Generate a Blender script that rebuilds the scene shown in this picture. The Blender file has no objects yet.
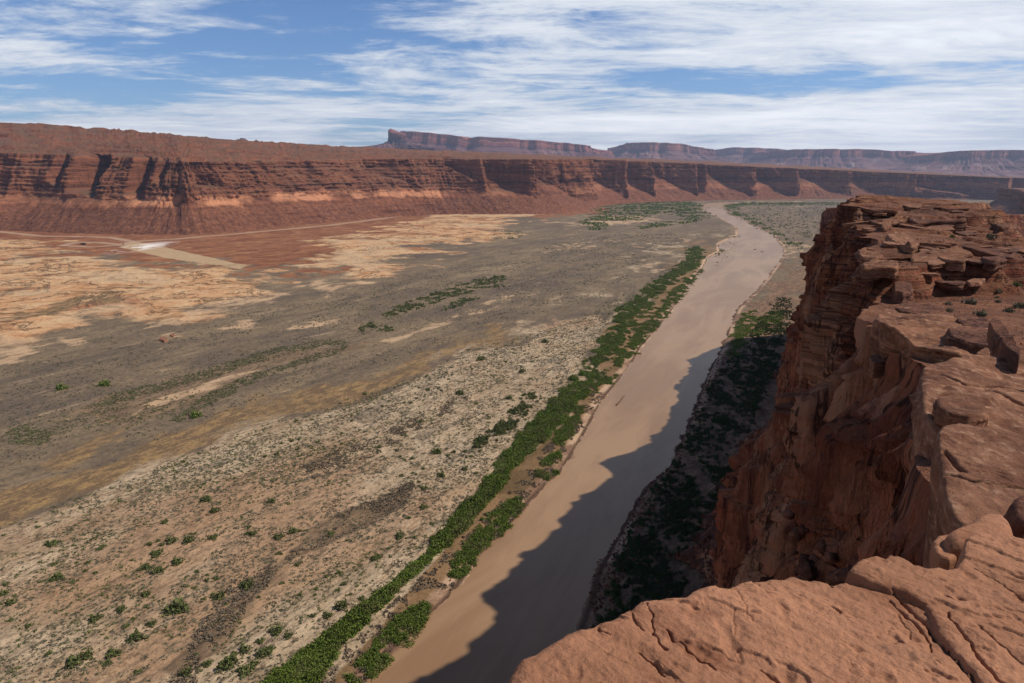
import bpy, math, random
import numpy as np
from mathutils import Vector
random.seed(7); RNG = np.random.default_rng(7)
S = bpy.context.scene
COL = S.collection

# ------------------------------------------------------------------ camera, sky, sun, exposure
F, CX, CY, HZ, H = 700.0, 512.0, 341.5, 170.0, 180.0
PIT = math.atan((CY - HZ) / F)
cam = bpy.data.cameras.new('camera'); camo = bpy.data.objects.new('camera', cam); COL.objects.link(camo)
cam.sensor_width = 36; cam.lens = 36 * F / 1024; cam.clip_start = 0.05; cam.clip_end = 90000
camo.rotation_euler = (math.pi / 2 - PIT, 0, 0); S.camera = camo
SUN_AZ, SUN_EL = math.radians(1), math.radians(50)       # azimuth measured from +X towards +Y
sd = Vector((math.cos(SUN_EL) * math.cos(SUN_AZ), math.cos(SUN_EL) * math.sin(SUN_AZ), math.sin(SUN_EL)))
sun = bpy.data.lights.new('sun', 'SUN'); sun.energy = 5.0; sun.angle = math.radians(0.6); sun.color = (1.0, 0.94, 0.86)
suno = bpy.data.objects.new('sun', sun); COL.objects.link(suno)
suno.rotation_euler = (-sd).to_track_quat('-Z', 'Y').to_euler()
S.view_settings.view_transform = 'Standard'; S.view_settings.look = 'None'
S.view_settings.exposure = -0.22; S.view_settings.gamma = 1; S.view_settings.use_curve_mapping = False
S.cycles.volume_step_rate = 1.0; S.cycles.max_bounces = 5; S.cycles.volume_bounces = 0
S.cycles.use_denoising = True


class NT:
    """small helper for writing node trees"""
    def __init__(s, nt): s.t = nt; nt.nodes.clear()
    def n(s, typ, ins=None, **kw):
        nd = s.t.nodes.new(typ)
        for k, v in kw.items(): setattr(nd, k, v)
        for k, v in (ins or {}).items(): s.set(nd.inputs[k], v)
        return nd
    def set(s, sock, v):
        if isinstance(v, bpy.types.NodeSocket): s.t.links.new(v, sock)
        elif isinstance(v, bpy.types.Node): s.t.links.new(v.outputs[0], sock)
        else: sock.default_value = v
    def m(s, op, a, b=0.0, c=None, clamp=False):
        nd = s.n('ShaderNodeMath', operation=op, use_clamp=clamp)
        s.set(nd.inputs[0], a); s.set(nd.inputs[1], b)
        if c is not None: s.set(nd.inputs[2], c)
        return nd.outputs[0]
    def mix(s, fac, a, b, mode='MIX'):
        nd = s.n('ShaderNodeMix', data_type='RGBA', blend_type=mode)
        s.set(nd.inputs[0], fac)
        s.set(nd.inputs[6], c4(a)); s.set(nd.inputs[7], c4(b))
        return nd.outputs[2]
    def noise(s, vec, scale, detail=4, rough=0.55, dist=0.0):
        return s.n('ShaderNodeTexNoise', {'Vector': vec, 'Scale': scale, 'Detail': detail, 'Roughness': rough, 'Distortion': dist}).outputs[0]
    def step(s, x, lo, hi):
        nd = s.n('ShaderNodeMapRange', {'Value': x, 'From Min': lo, 'From Max': hi}, interpolation_type='SMOOTHSTEP')
        return nd.outputs[0]
    def map(s, vec, scale=(1, 1, 1), rot=(0, 0, 0), loc=(0, 0, 0)):
        return s.n('ShaderNodeMapping', {'Vector': vec, 'Scale': scale, 'Rotation': rot, 'Location': loc}).outputs[0]
    def ramp(s, fac, stops, interp='LINEAR'):
        nd = s.n('ShaderNodeValToRGB', {'Fac': fac}); cr = nd.color_ramp; cr.interpolation = interp
        while len(cr.elements) < len(stops): cr.elements.new(0.5)
        for e, (p, c) in zip(cr.elements, stops): e.position = p; e.color = c4(c)
        return nd.outputs[0]
    def attr(s, name): return s.n('ShaderNodeAttribute', attribute_name=name)


def c4(c): return tuple(c) + (1.0,) if isinstance(c, (tuple, list)) and len(c) == 3 else c


def srgb(r, g, b): return tuple(((v / 255 + 0.055) / 1.055) ** 2.4 if v > 10 else v / 255 / 12.92 for v in (r, g, b))


world = bpy.data.worlds.new('World'); S.world = world; world.use_nodes = True
w = NT(world.node_tree)
sky = w.n('ShaderNodeTexSky', sky_type='NISHITA', sun_disc=False, sun_elevation=SUN_EL,
          sun_rotation=math.pi / 2 - SUN_AZ, altitude=1200, air_density=1.0, dust_density=0.6, ozone_density=1.5)
gen = w.n('ShaderNodeTexCoord').outputs['Generated']
sep = w.n('ShaderNodeSeparateXYZ', {0: gen})
den = w.m('ADD', w.m('MAXIMUM', sep.outputs[2], 0.0), 0.055)
cv = w.n('ShaderNodeCombineXYZ', {0: w.m('DIVIDE', sep.outputs[0], den), 1: w.m('DIVIDE', sep.outputs[1], den), 2: 0.0}).outputs[0]
wv = w.n('ShaderNodeTexNoise', {'Vector': cv, 'Scale': 0.35, 'Detail': 3}).outputs[1]
cvw = w.n('ShaderNodeVectorMath', {0: cv, 1: w.n('ShaderNodeVectorMath', {0: wv, 1: (1.6, 1.6, 0)}, operation='MULTIPLY').outputs[0]}, operation='ADD').outputs[0]
big = w.noise(w.map(cvw, (0.30, 0.40, 1), (0, 0, math.radians(-18)), (7.3, 2.2, 0)), 1.0, 6, 0.58)
wisp = w.noise(w.map(cvw, (0.75, 1.25, 1), (0, 0, math.radians(-14)), (0.6, 4.1, 0)), 1.0, 9, 0.68)
fine = w.noise(w.map(cvw, (3.6, 4.6, 1), (0, 0, math.radians(10))), 1.0, 8, 0.72)
horz = w.m('MULTIPLY', w.step(sep.outputs[2], 0.13, 0.02), 0.09)
rgt = w.m('MULTIPLY', w.step(sep.outputs[0], -0.25, 0.45), 0.045)
cl = w.m('ADD', w.m('ADD', w.m('MULTIPLY', big, 0.62), w.m('MULTIPLY', wisp, 0.38)), w.m('MULTIPLY', fine, 0.14))
cl = w.m('ADD', w.m('ADD', cl, horz), rgt)
cov = w.m('MULTIPLY', w.m('MULTIPLY', w.step(cl, 0.532, 0.635), 0.95), w.step(sep.outputs[2], 0.75, 0.35))
ccol = w.mix(w.step(cl, 0.58, 0.80), (9.5, 10.3, 11.5), (15.5, 15.7, 16.0))
skc = w.mix(1.0, sky.outputs[0], (0.85, 1.12, 1.50), 'MULTIPLY')
skc = w.mix(w.step(sep.outputs[2], 0.3, 0.8), skc, w.mix(1.0, skc, (0.6, 0.6, 0.65), 'MULTIPLY'))
skyc = w.mix(cov, skc, ccol)
bg = w.n('ShaderNodeBackground', {'Color': skyc, 'Strength': 0.085})
w.n('ShaderNodeOutputWorld', {'Surface': bg})


# ------------------------------------------------------------------ geometry helpers
def P(px, py, z=-H, gx=0.0, gy=0.0):
    """where the line of sight through a photo point meets a plane (vectorised)"""
    px = np.asarray(px, float); py = np.asarray(py, float)
    a = (px - CX) / F; b = -(py - CY) / F
    dx, dy, dz = a, math.cos(PIT) + b * math.sin(PIT), -math.sin(PIT) + b * math.cos(PIT)
    t = z / (dz - gx * dx - gy * dy)
    return np.stack([dx * t, dy * t, dz * t], -1)


def _h(ix, iy, iz, seed):
    with np.errstate(over='ignore'):
        h = (ix.astype(np.uint32) * np.uint32(374761393) + iy.astype(np.uint32) * np.uint32(668265263)
             + iz.astype(np.uint32) * np.uint32(2147483647 - 58321) + np.uint32(seed * 144665 + 1013))
        h = (h ^ (h >> np.uint32(13))) * np.uint32(1274126177)
        h = (h ^ (h >> np.uint32(16))) * np.uint32(2246822519)
        h = h ^ (h >> np.uint32(15))
    return h.astype(np.float64) / 4294967295.0 * 2 - 1


def vn(x, y, z=0.0, seed=0):
    x, y, z = np.broadcast_arrays(np.asarray(x, float), np.asarray(y, float), np.asarray(z, float))
    fx, fy, fz = np.floor(x), np.floor(y), np.floor(z)
    ix, iy, iz = fx.astype(np.int64), fy.astype(np.int64), fz.astype(np.int64)
    q = lambda t: t * t * t * (t * (t * 6 - 15) + 10)
    u, v, ww = q(x - fx), q(y - fy), q(z - fz)
    r = 0
    for dz in (0, 1):
        wz = ww if dz else 1 - ww
        if dz and not np.any(ww): continue
        for dy in (0, 1):
            wy = v if dy else 1 - v
            r = r + wz * wy * (_h(ix, iy + dy, iz + dz, seed) * (1 - u) + _h(ix + 1, iy + dy, iz + dz, seed) * u)
    return r


def fbm(x, y, z=0.0, o=4, seed=0, g=0.5):
    r, a, f, n = 0, 1.0, 1.0, 0
    for i in range(o):
        r = r + a * vn(x * f, y * f, np.asarray(z) * f, seed + i * 17); n += a; a *= g; f *= 2.03
    return r / n


def ridged(x, y, z=0.0, o=4, seed=0):
    r, a, f, n = 0, 1.0, 1.0, 0
    for i in range(o):
        r = r + a * (1 - 2.2 * np.abs(vn(x * f, y * f, np.asarray(z) * f, seed + i * 13))); n += a; a *= 0.5; f *= 2.1
    return r / n


def blocks(u, v, w_, h_, seed):
    """piecewise constant jointed blocks in [-1, 1]"""
    iu = np.floor(u / w_ + 0.25 * vn(u / w_ * 0.7, v / h_ * 0.5, 0, seed + 3)).astype(np.int64)
    iv = np.floor(v / h_ + _h(iu, iu * 0, iu * 0, seed + 1) + 0.15 * vn(u / w_, v / h_, 0, seed + 4)).astype(np.int64)
    return _h(iu, iv, iu * 0, seed)


def sst(x, a, b):
    t = np.clip((x - a) / (b - a), 0, 1); return t * t * (3 - 2 * t)


def pl_dist(x, y, pts):
    """distance to a polyline"""
    d = np.full(np.shape(x), 1e18)
    for (ax, ay), (bx, by) in zip(pts[:-1], pts[1:]):
        vx, vy = bx - ax, by - ay; L = vx * vx + vy * vy + 1e-12
        t = np.clip(((x - ax) * vx + (y - ay) * vy) / L, 0, 1)
        d = np.minimum(d, (x - ax - t * vx) ** 2 + (y - ay - t * vy) ** 2)
    return np.sqrt(d)


def pg_sd(x, y, pts):
    """signed distance to a closed polygon, positive inside"""
    d = pl_dist(x, y, list(pts) + [pts[0]]); ins = np.zeros(np.shape(x), bool)
    n = len(pts)
    for i in range(n):
        (ax, ay), (bx, by) = pts[i], pts[(i + 1) % n]
        c = ((ay > y) != (by > y)) & (x < (bx - ax) * (y - ay) / ((by - ay) + 1e-12) + ax)
        ins ^= c
    return np.where(ins, d, -d)


def gp(lst, z=-H): return [tuple(P(a, b, z)[:2]) for a, b in lst]


def finish(o, kind=None, label=None, cat=None, group=None):
    if kind: o['kind'] = kind
    if label: o['label'] = label
    if cat: o['category'] = cat; o['kind'] = 'thing'
    if group: o['group'] = group
    return o


def mesh_np(name, V, Fc, mat, parent=None, smooth=True, attrs=None):
    me = bpy.data.meshes.new(name)
    V = np.ascontiguousarray(V, np.float32).reshape(-1, 3)
    Fc = np.ascontiguousarray(Fc, np.int32); k = Fc.shape[1]
    me.vertices.add(len(V)); me.vertices.foreach_set('co', V.ravel())
    me.loops.add(Fc.size); me.loops.foreach_set('vertex_index', Fc.ravel())
    me.polygons.add(len(Fc)); me.polygons.foreach_set('loop_start', np.arange(0, Fc.size, k, dtype=np.int32))
    me.update(calc_edges=True)
    if smooth: me.polygons.foreach_set('use_smooth', np.ones(len(Fc), bool))
    for an, av in (attrs or {}).items():
        if av.ndim == 1:
            a = me.attributes.new(an, 'FLOAT', 'POINT'); a.data.foreach_set('value', av.astype(np.float32).ravel())
        else:
            a = me.attributes.new(an, 'FLOAT_COLOR', 'POINT')
            c = np.ones((len(V), 4), np.float32); c[:, :av.shape[1]] = av; a.data.foreach_set('color', c.ravel())
    me.materials.append(mat)
    o = bpy.data.objects.new(name, me); COL.objects.link(o)
    if parent: o.parent = parent
    return o


def grid_faces(r, c, wrap=False):
    i = np.arange(r - 1)[:, None] * c; j = np.arange(c if wrap else c - 1)[None, :]; j2 = (j + 1) % c
    return np.stack([i + j, i + j2, i + c + j2, i + c + j], -1).reshape(-1, 4)


def grid_mesh(name, V, mat, flip=False, wrap=False, **kw):
    r, c = V.shape[:2]; f = grid_faces(r, c, wrap)
    if flip: f = f[:, ::-1]
    return mesh_np(name, V.reshape(-1, 3), f, mat, **kw)


# ------------------------------------------------------------------ materials
def new_mat(name):
    m = bpy.data.materials.new(name); m.use_nodes = True; return m, NT(m.node_tree)


def out(t, col, rough=0.9, bump=None, bstr=0.5, bdist=0.1, spec=0.15, **extra):
    ins = {'Base Color': col, 'Roughness': rough, 'Specular IOR Level': spec}
    if bump is not None:
        ins['Normal'] = t.n('ShaderNodeBump', {'Height': bump, 'Strength': bstr, 'Distance': bdist}).outputs[0]
    ins.update(extra)
    b = t.n('ShaderNodeBsdfPrincipled', ins)
    t.n('ShaderNodeOutputMaterial', {'Surface': b.outputs[0]})


def rock_mat(name, base, light, dark, sc, bd, strata=0.0, rough=0.9, varnish=0.0, grain=(1, 1, 1), rot=(0, 0, 0), bs=0.6):
    """sandstone: blotches, thin beds by height, dark varnish, fine grain.  sc = size of a blotch in metres"""
    m, t = new_mat(name)
    co = t.n('ShaderNodeTexCoord').outputs['Object']
    cg = t.map(co, grain, rot)
    n1 = t.noise(cg, 1 / sc, 6, 0.6)
    n2 = t.noise(cg, 5 / sc, 6, 0.65)
    n3 = t.noise(co, 34 / sc, 5, 0.7)
    c = t.mix(t.step(n1, 0.35, 0.68), dark, base)
    c = t.mix(t.m('MULTIPLY', t.step(n2, 0.50, 0.74), 0.8), c, light)
    c = t.mix(t.m('MULTIPLY', t.step(n2, 0.47, 0.30), 0.55), c, tuple(v * 0.55 for v in dark))
    hgt = t.m('ADD', t.m('MULTIPLY', n2, 0.6), t.m('MULTIPLY', n3, 0.25))
    if strata:
        wz = t.noise(co, 0.35 / sc, 2)
        sz = t.n('ShaderNodeSeparateXYZ', {0: co}).outputs[2]
        zz = t.m('ADD', t.m('MULTIPLY', sz, 1 / strata), t.m('MULTIPLY', wz, 1.8))
        sv = t.n('ShaderNodeCombineXYZ', {0: t.m('MULTIPLY', wz, 0.6), 1: 0.0, 2: zz}).outputs[0]
        s1 = t.noise(sv, 1.0, 7, 0.75)
        c = t.mix(t.m('MULTIPLY', t.step(s1, 0.52, 0.40), 0.5), c, tuple(v * 0.5 for v in dark))
        c = t.mix(t.m('MULTIPLY', t.step(s1, 0.55, 0.70), 0.45), c, light)
        hgt = t.m('ADD', hgt, t.m('MULTIPLY', s1, 0.9))
    if varnish:
        vv = t.noise(t.map(co, (1, 1, 0.10)), 2.2 / sc, 6, 0.7)
        c = t.mix(t.m('MULTIPLY', t.step(vv, 0.50, 0.64), varnish), c, tuple(v * 0.35 for v in dark))
        c = t.mix(t.m('MULTIPLY', t.step(vv, 0.44, 0.33), varnish * 0.6), c, light)
        hgt = t.m('ADD', hgt, t.m('MULTIPLY', vv, 1.0))
    c = t.mix(0.35, c, t.ramp(n3, [(0.3, (0.55, 0.55, 0.55)), (0.7, (1.35, 1.3, 1.25))]), 'MULTIPLY')
    out(t, c, rough, hgt, bs, bd)
    return m


# ------------------------------------------------------------------ valley floor
river_r = [(367, 683), (388, 656), (419, 625), (445, 604), (465, 578), (478, 557), (507, 531), (532, 500), (563, 470), (579, 444), (605, 397), (631, 366), (640, 348), (660, 326), (678, 302), (689, 285), (704, 267), (708, 258), (720, 252), (719, 244), (738, 235), (738, 228), (719, 217), (701, 210), (703, 204.5), (722, 202.4), (735, 202.2),
           (800, 201.5), (800, 202.3), (738, 203.2), (724, 206), (727, 213), (748, 223), (773, 235), (777, 241), (782, 247), (783, 256), (768, 276), (757, 290), (736, 310), (722, 345), (704, 380), (692, 414), (669, 464), (640, 494), (615, 539), (596, 575), (590, 600), (560, 683), (520, 800), (420, 1000), (120, 1000), (290, 760)]
RIV = gp(river_r)
Zpoly = {
    'red': [[(-150, 222), (0, 228), (120, 232), (300, 222), (425, 209), (425, 222), (392, 230), (350, 240), (322, 262), (300, 276), (255, 274), (180, 262), (110, 260), (60, 252), (0, 242), (-150, 248)],
            [(430, 205), (520, 212), (592, 207), (600, 213), (520, 220), (470, 222), (430, 216)]],
    'orange': [[(-150, 236), (40, 244), (60, 256), (120, 264), (200, 270), (262, 276), (264, 290), (230, 308), (170, 322), (120, 316), (60, 330), (0, 345), (-150, 362)],
               [(318, 264), (340, 245), (400, 224), (440, 214), (500, 214), (522, 222), (505, 240), (480, 243), (440, 262), (380, 277), (330, 282)]],
    'grey': [],
    'pale': [[(-60, 345), (30, 338), (34, 346), (12, 362), (-60, 380)], [(44, 342), (60, 338), (84, 338), (84, 343), (50, 347)], [(38, 358), (45, 356), (49, 361), (42, 365)],
             [(210, 328), (225, 321), (255, 317), (255, 325), (235, 330), (212, 331)], [(155, 340), (165, 333), (175, 334), (176, 341), (160, 345)],
             [(290, 328), (310, 322), (340, 319), (325, 326), (298, 332)], [(118, 422), (145, 413), (130, 426)], [(308, 284), (325, 280), (345, 288), (328, 290), (316, 300), (312, 296)],
             [(140, 408), (250, 372), (262, 374), (150, 416)], [(140, 325), (200, 312), (280, 290), (275, 300), (220, 313), (150, 330)],
             [(757, 243), (775, 240), (792, 247), (796, 258), (786, 264), (772, 258)], [(775, 285), (800, 278), (800, 292), (775, 294)], [(560, 255), (590, 246), (620, 243), (590, 250)],
             [(385, 342), (470, 312), (520, 292), (526, 294), (470, 318), (400, 343)], [(560, 225), (600, 215), (640, 215), (640, 221), (600, 226)]],
    'ochre': [[(-100, 530), (0, 500), (170, 450), (290, 395), (345, 384), (420, 360), (480, 340), (500, 330), (490, 350), (430, 372), (345, 407), (258, 433), (155, 478), (0, 532), (-100, 560)],
              [(25, 470), (60, 450), (100, 446), (95, 462), (40, 478)], [(60, 300), (100, 296), (95, 308), (70, 310)]],
    'sand': [[(-100, 565), (0, 529), (155, 475), (258, 433), (340, 407), (430, 375), (470, 352), (540, 335), (580, 318), (640, 285), (700, 235), (712, 236), (690, 262), (655, 290), (620, 320), (600, 375), (560, 430), (500, 480), (430, 570), (330, 683), (200, 860), (-100, 860)]],
    'brush': [[(205, 625), (240, 590), (270, 570), (310, 535), (340, 520), (390, 500), (415, 488), (400, 512), (370, 530), (330, 545), (290, 563), (262, 592), (215, 655), (170, 683), (150, 680)],
              [(60, 424), (110, 400), (200, 376), (270, 358), (330, 348), (360, 340), (350, 352), (290, 362), (220, 392), (180, 424), (100, 440)]],
    'bank': [[(200, 860), (330, 683), (430, 570), (500, 480), (560, 430), (600, 375), (620, 320), (655, 290), (700, 250), (715, 250), (740, 235), (720, 270), (650, 360), (600, 420), (560, 490), (470, 590), (380, 683), (250, 900)]],
    'white': [[(119, 248), (133, 242), (150, 245), (247, 267), (240, 271), (165, 259)]],
    'mud': [[(790, 300), (800, 340), (780, 400), (760, 500), (740, 620), (560, 640), (600, 560), (660, 470), (700, 400), (735, 345), (760, 320)], [(722, 345), (736, 310), (757, 290), (768, 276), (783, 256), (800, 262), (790, 300), (770, 330), (735, 350), (700, 440), (660, 510), (610, 600), (560, 700), (560, 683), (590, 600), (640, 494), (692, 414)]],
}
ROADS = [gp([(-80, 226), (0, 232.5), (40, 237), (90, 237.6), (112, 238.6), (132, 242.5), (175, 240), (250, 233.5), (330, 226), (380, 219.5), (410, 215)]),
         gp([(62, 246.5), (78, 243), (100, 243.5), (120, 245.5), (132, 243)]), gp([(62, 246.5), (90, 248), (118, 246.5)])]


def grow(x, y, polys, px_soft, px_warp):
    """soft 0..1 membership with a frayed edge; the fraying scales with distance so that far zones do not vanish"""
    r = np.hypot(x, y); m_ = np.zeros_like(x)
    pxm = r * r / H * 0.0014
    w1 = np.minimum(pxm * px_warp, 130)
    xw = x + fbm(x / 60, y / 60, 0, 5, 301) * w1 * 1.3 + fbm(x / 240, y / 240, 0, 3, 303) * w1 * 1.2
    yw = y + fbm(x / 60, y / 60, 0, 5, 311) * w1 * 1.3 + fbm(x / 240, y / 240, 0, 3, 313) * w1 * 1.2
    wdt = np.minimum(2 + pxm * px_soft, 70)
    for p in polys: m_ = np.maximum(m_, np.clip(0.5 + pg_sd(xw, yw, gp(p)) / (2 * wdt), 0, 1))
    return m_


az = np.radians(np.linspace(-47, 49, 1120))
dep = np.radians(np.concatenate([np.linspace(48, 40, 20)[:-1], np.linspace(40, 7.0, 420)[:-1], np.linspace(7.0, 2.0, 230), np.linspace(1.95, 1.2, 20)]))
R_ = H / np.tan(dep)
VX = R_[:, None] * np.sin(az)[None]; VY = R_[:, None] * np.cos(az)[None]
rsd = pg_sd(VX, VY, RIV)
U_ = VX * math.sin(math.radians(30)) + VY * math.cos(math.radians(30)); W_ = VX * math.cos(math.radians(30)) - VY * math.sin(math.radians(30))


def ground_z(x, y, sd_):
    r = np.hypot(x, y)
    j = fbm(x / 14, y / 14, 0, 4, 3) * (3 + r * 0.002)
    e = -(sd_ + j)                                                 # metres outside the water
    z = np.where(e > 0, np.minimum(0.25 + e * 0.16, 1.9), np.maximum(-0.1 + e * 0.2, -3))
    u = x * 0.5 + y * 0.866; v = x * 0.866 - y * 0.5
    far = sst(e, 6, 40)
    z = z + far * (fbm(u / 60, v / 18, 0, 4, 9) * 1.0 + 0.5 * ridged(u / 25, v / 6, 0, 3, 21) + 0.6)
    return -H + z


VZ = ground_z(VX, VY, rsd)
ZS = {'red': (7, 7), 'orange': (4, 6), 'pale': (1.6, 3), 'ochre': (14, 8), 'sand': (14, 8), 'brush': (7, 6), 'bank': (4, 3), 'white': (0.8, 0), 'mud': (3, 4)}
zone = {k: grow(VX, VY, v, *ZS[k]) for k, v in Zpoly.items() if v}
orz = zone['orange']
VZ += orz * (3.0 * np.floor(2.5 * (0.5 + fbm(VX / 90, VY / 90, 0, 4, 40))) / 2.5 + 1.0)
rd = np.minimum.reduce([pl_dist(VX, VY, r) for r in ROADS])
rwid = np.maximum(5.0, 0.006 * VY)
road = np.clip(1.5 - rd / (rwid * 1.0), 0, 1)
wet = np.clip(1 - np.abs(rsd + 1) / 9, 0, 1)

m, t = new_mat('valley_soil')
co = t.n('ShaderNodeTexCoord').outputs['Object']
ang = math.radians(-30)     # run of the old flood channels
fl = t.map(t.map(co, (1, 1, 1), (0, 0, math.radians(30))), (1.0, 0.42, 1))      # stretched along the channels
zA, zB, zC = t.attr('zone_a'), t.attr('zone_b'), t.attr('zone_c')
A = t.n('ShaderNodeSeparateColor', {0: zA.outputs[0]}).outputs; B = t.n('ShaderNodeSeparateColor', {0: zB.outputs[0]}).outputs; C_ = t.n('ShaderNodeSeparateColor', {0: zC.outputs[0]}).outputs
nb = t.noise(fl, 1 / 130, 6, 0.6); nm = t.noise(fl, 1 / 28, 6, 0.65, 0.6); nf = t.noise(fl, 1 / 5, 5, 0.7); nd = t.noise(co, 1 / 1.6, 4, 0.7)
nbi = t.noise(co, 1 / 45, 6, 0.62, 0.8)


def edge(mask, k=0.9, n=None, w_=0.10):
    q = t.m('ADD', mask, t.m('MULTIPLY', t.m('SUBTRACT', n if n is not None else nm, 0.5), k))
    return t.step(q, 0.5 - w_, 0.5 + w_)


grey = t.mix(t.step(nm, 0.38, 0.62), srgb(108, 92, 74), srgb(132, 112, 86))
grey = t.mix(t.m('MULTIPLY', t.step(nb, 0.50, 0.66), 0.75), grey, srgb(96, 82, 70))
grey = t.mix(t.m('MULTIPLY', t.step(nf, 0.56, 0.70), 0.6), grey, srgb(140, 120, 84))
grey = t.mix(t.m('MULTIPLY', t.step(nb, 0.42, 0.30), 0.8), grey, srgb(150, 128, 98))
stk = t.noise(t.map(t.map(co, (1, 1, 1), (0, 0, math.radians(30))), (1.0, 0.10, 1)), 1 / 16, 5, 0.7, 0.4)
grey = t.mix(t.m('MULTIPLY', t.step(stk, 0.57, 0.66), t.m('MULTIPLY', t.step(nbi, 0.46, 0.56), 0.7)), grey, srgb(168, 142, 112))
grey = t.mix(t.m('MULTIPLY', t.step(stk, 0.44, 0.36), 0.5), grey, srgb(88, 76, 62))
spg = t.noise(co, 1 / 3.2, 5, 0.75)
grey = t.mix(t.m('MULTIPLY', t.step(spg, 0.52, 0.60), 0.75), grey, srgb(74, 64, 52))
c = grey
red = t.mix(t.step(nm, 0.40, 0.62), srgb(122, 74, 48), srgb(148, 98, 64))
red = t.mix(t.m('MULTIPLY', t.step(nbi, 0.52, 0.62), 0.6), red, srgb(168, 122, 82))
red = t.mix(t.m('MULTIPLY', t.step(nf, 0.50, 0.60), 0.4), red, srgb(84, 52, 36))
c = t.mix(edge(A[0]), c, red)
crk = t.m('ABSOLUTE', t.m('SUBTRACT', t.noise(co, 1 / 130, 7, 0.62, 1.4), 0.5))
crk2 = t.m('ABSOLUTE', t.m('SUBTRACT', t.noise(fl, 1 / 22, 6, 0.65, 1.0), 0.5))
ora = t.mix(t.step(nbi, 0.38, 0.64), srgb(188, 138, 94), srgb(204, 166, 124))
ora = t.mix(t.m('MULTIPLY', t.step(t.noise(co, 1 / 160, 4), 0.56, 0.68), 0.8), ora, srgb(150, 92, 58))
ora = t.mix(t.m('MULTIPLY', t.step(nbi, 0.46, 0.34), 0.7), ora, srgb(138, 104, 70))
ora = t.mix(t.m('MULTIPLY', t.step(crk, 0.018, 0.004), 0.75), ora, srgb(80, 66, 46))
ora = t.mix(t.m('MULTIPLY', t.step(crk2, 0.016, 0.004), 0.5), ora, srgb(110, 82, 58))
ora = t.mix(t.m('MULTIPLY', t.step(t.noise(co, 1 / 210, 5, 0.6), 0.53, 0.62), 0.8), ora, srgb(196, 164, 126))
c = t.mix(edge(A[1], 1.3, t.m('ADD', t.m('MULTIPLY', nbi, 0.6), t.m('MULTIPLY', nf, 0.4)), 0.22), c, ora)
och = t.mix(t.step(nf, 0.42, 0.60), srgb(112, 90, 66), srgb(150, 120, 80))
och = t.mix(t.m('MULTIPLY', t.step(t.noise(co, 1 / 2.2, 5, 0.75), 0.52, 0.6), 0.5), och, srgb(84, 68, 50))
c = t.mix(edge(B[0], 1.3), c, och)
sp1 = t.noise(t.map(fl, (1, 1, 1)), 1 / 2.6, 5, 0.75); sp2 = t.noise(co, 1 / 1.1, 4, 0.75)
san = t.mix(t.step(nm, 0.36, 0.66), srgb(164, 140, 110), srgb(194, 170, 138))
san = t.mix(t.m('MULTIPLY', t.step(nb, 0.50, 0.62), 0.7), san, srgb(160, 122, 90))
san = t.mix(t.m('MULTIPLY', t.step(nf, 0.52, 0.62), 0.55), san, srgb(116, 98, 76))
san = t.mix(t.m('MULTIPLY', t.step(sp1, 0.53, 0.60), 0.85), san, srgb(92, 80, 60))
san = t.mix(t.m('MULTIPLY', t.step(sp2, 0.57, 0.63), 0.6), san, srgb(84, 72, 56))
san = t.mix(t.m('MULTIPLY', t.step(crk2, 0.022, 0.006), 0.5), san, srgb(120, 92, 68))
san = t.mix(t.m('MULTIPLY', t.step(nm, 0.54, 0.62), t.m('MULTIPLY', t.step(nb, 0.54, 0.46), 0.6)), san, srgb(102, 88, 72))
c = t.mix(edge(B[1], 1.2), c, san)
c = t.mix(edge(B[2], 1.0), c, t.mix(t.step(nf, 0.40, 0.62), srgb(106, 86, 66), srgb(134, 110, 84)))
c = t.mix(edge(C_[0], 0.9), c, t.mix(t.step(nm, 0.40, 0.62), srgb(104, 82, 54), srgb(136, 106, 74)))
c = t.mix(t.m('MULTIPLY', edge(t.m('MULTIPLY', A[2], 0.66), 2.4, t.noise(fl, 1 / 14, 6, 0.7), 0.2), 0.85), c, t.mix(nm, srgb(170, 134, 98), srgb(206, 174, 138)))
c = t.mix(edge(C_[2], 0.8), c, t.mix(t.step(nf, 0.40, 0.62), srgb(100, 78, 60), srgb(140, 110, 84)))
c = t.mix(edge(C_[1], 0.25), c, t.mix(t.step(nf, 0.4, 0.6), t.mix(nbi, srgb(158, 128, 94), srgb(190, 160, 122)), srgb(178, 150, 114)))
rw = t.n('ShaderNodeSeparateColor', {0: t.attr('zone_d').outputs[0]}).outputs
c = t.mix(t.m('MULTIPLY', rw[0], 0.9), c, srgb(172, 142, 116))
c = t.mix(t.step(rw[1], 0.1, 0.5), c, t.mix(t.step(nm, 0.42, 0.56), srgb(128, 98, 76), srgb(184, 152, 122)))
c = t.mix(t.step(rw[1], 0.75, 0.95), c, srgb(92, 70, 54))
c = t.mix(rw[2], c, t.mix(nm, srgb(236, 214, 190), srgb(224, 224, 226)))
c = t.mix(0.8, c, t.ramp(nd, [(0.30, (0.62, 0.62, 0.62)), (0.5, (1, 1, 1)), (0.72, (1.25, 1.22, 1.18))]), 'MULTIPLY')
bmp = t.m('ADD', t.m('MULTIPLY', nf, 1.0), t.m('MULTIPLY', nd, 0.35))
bmp = t.m('ADD', bmp, t.m('MULTIPLY', t.m('MULTIPLY', A[1], t.step(crk, 0.0, 0.03)), 1.5))
out(t, c, 0.95, bmp, 0.7, 2.0)
M_VAL = m

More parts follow.
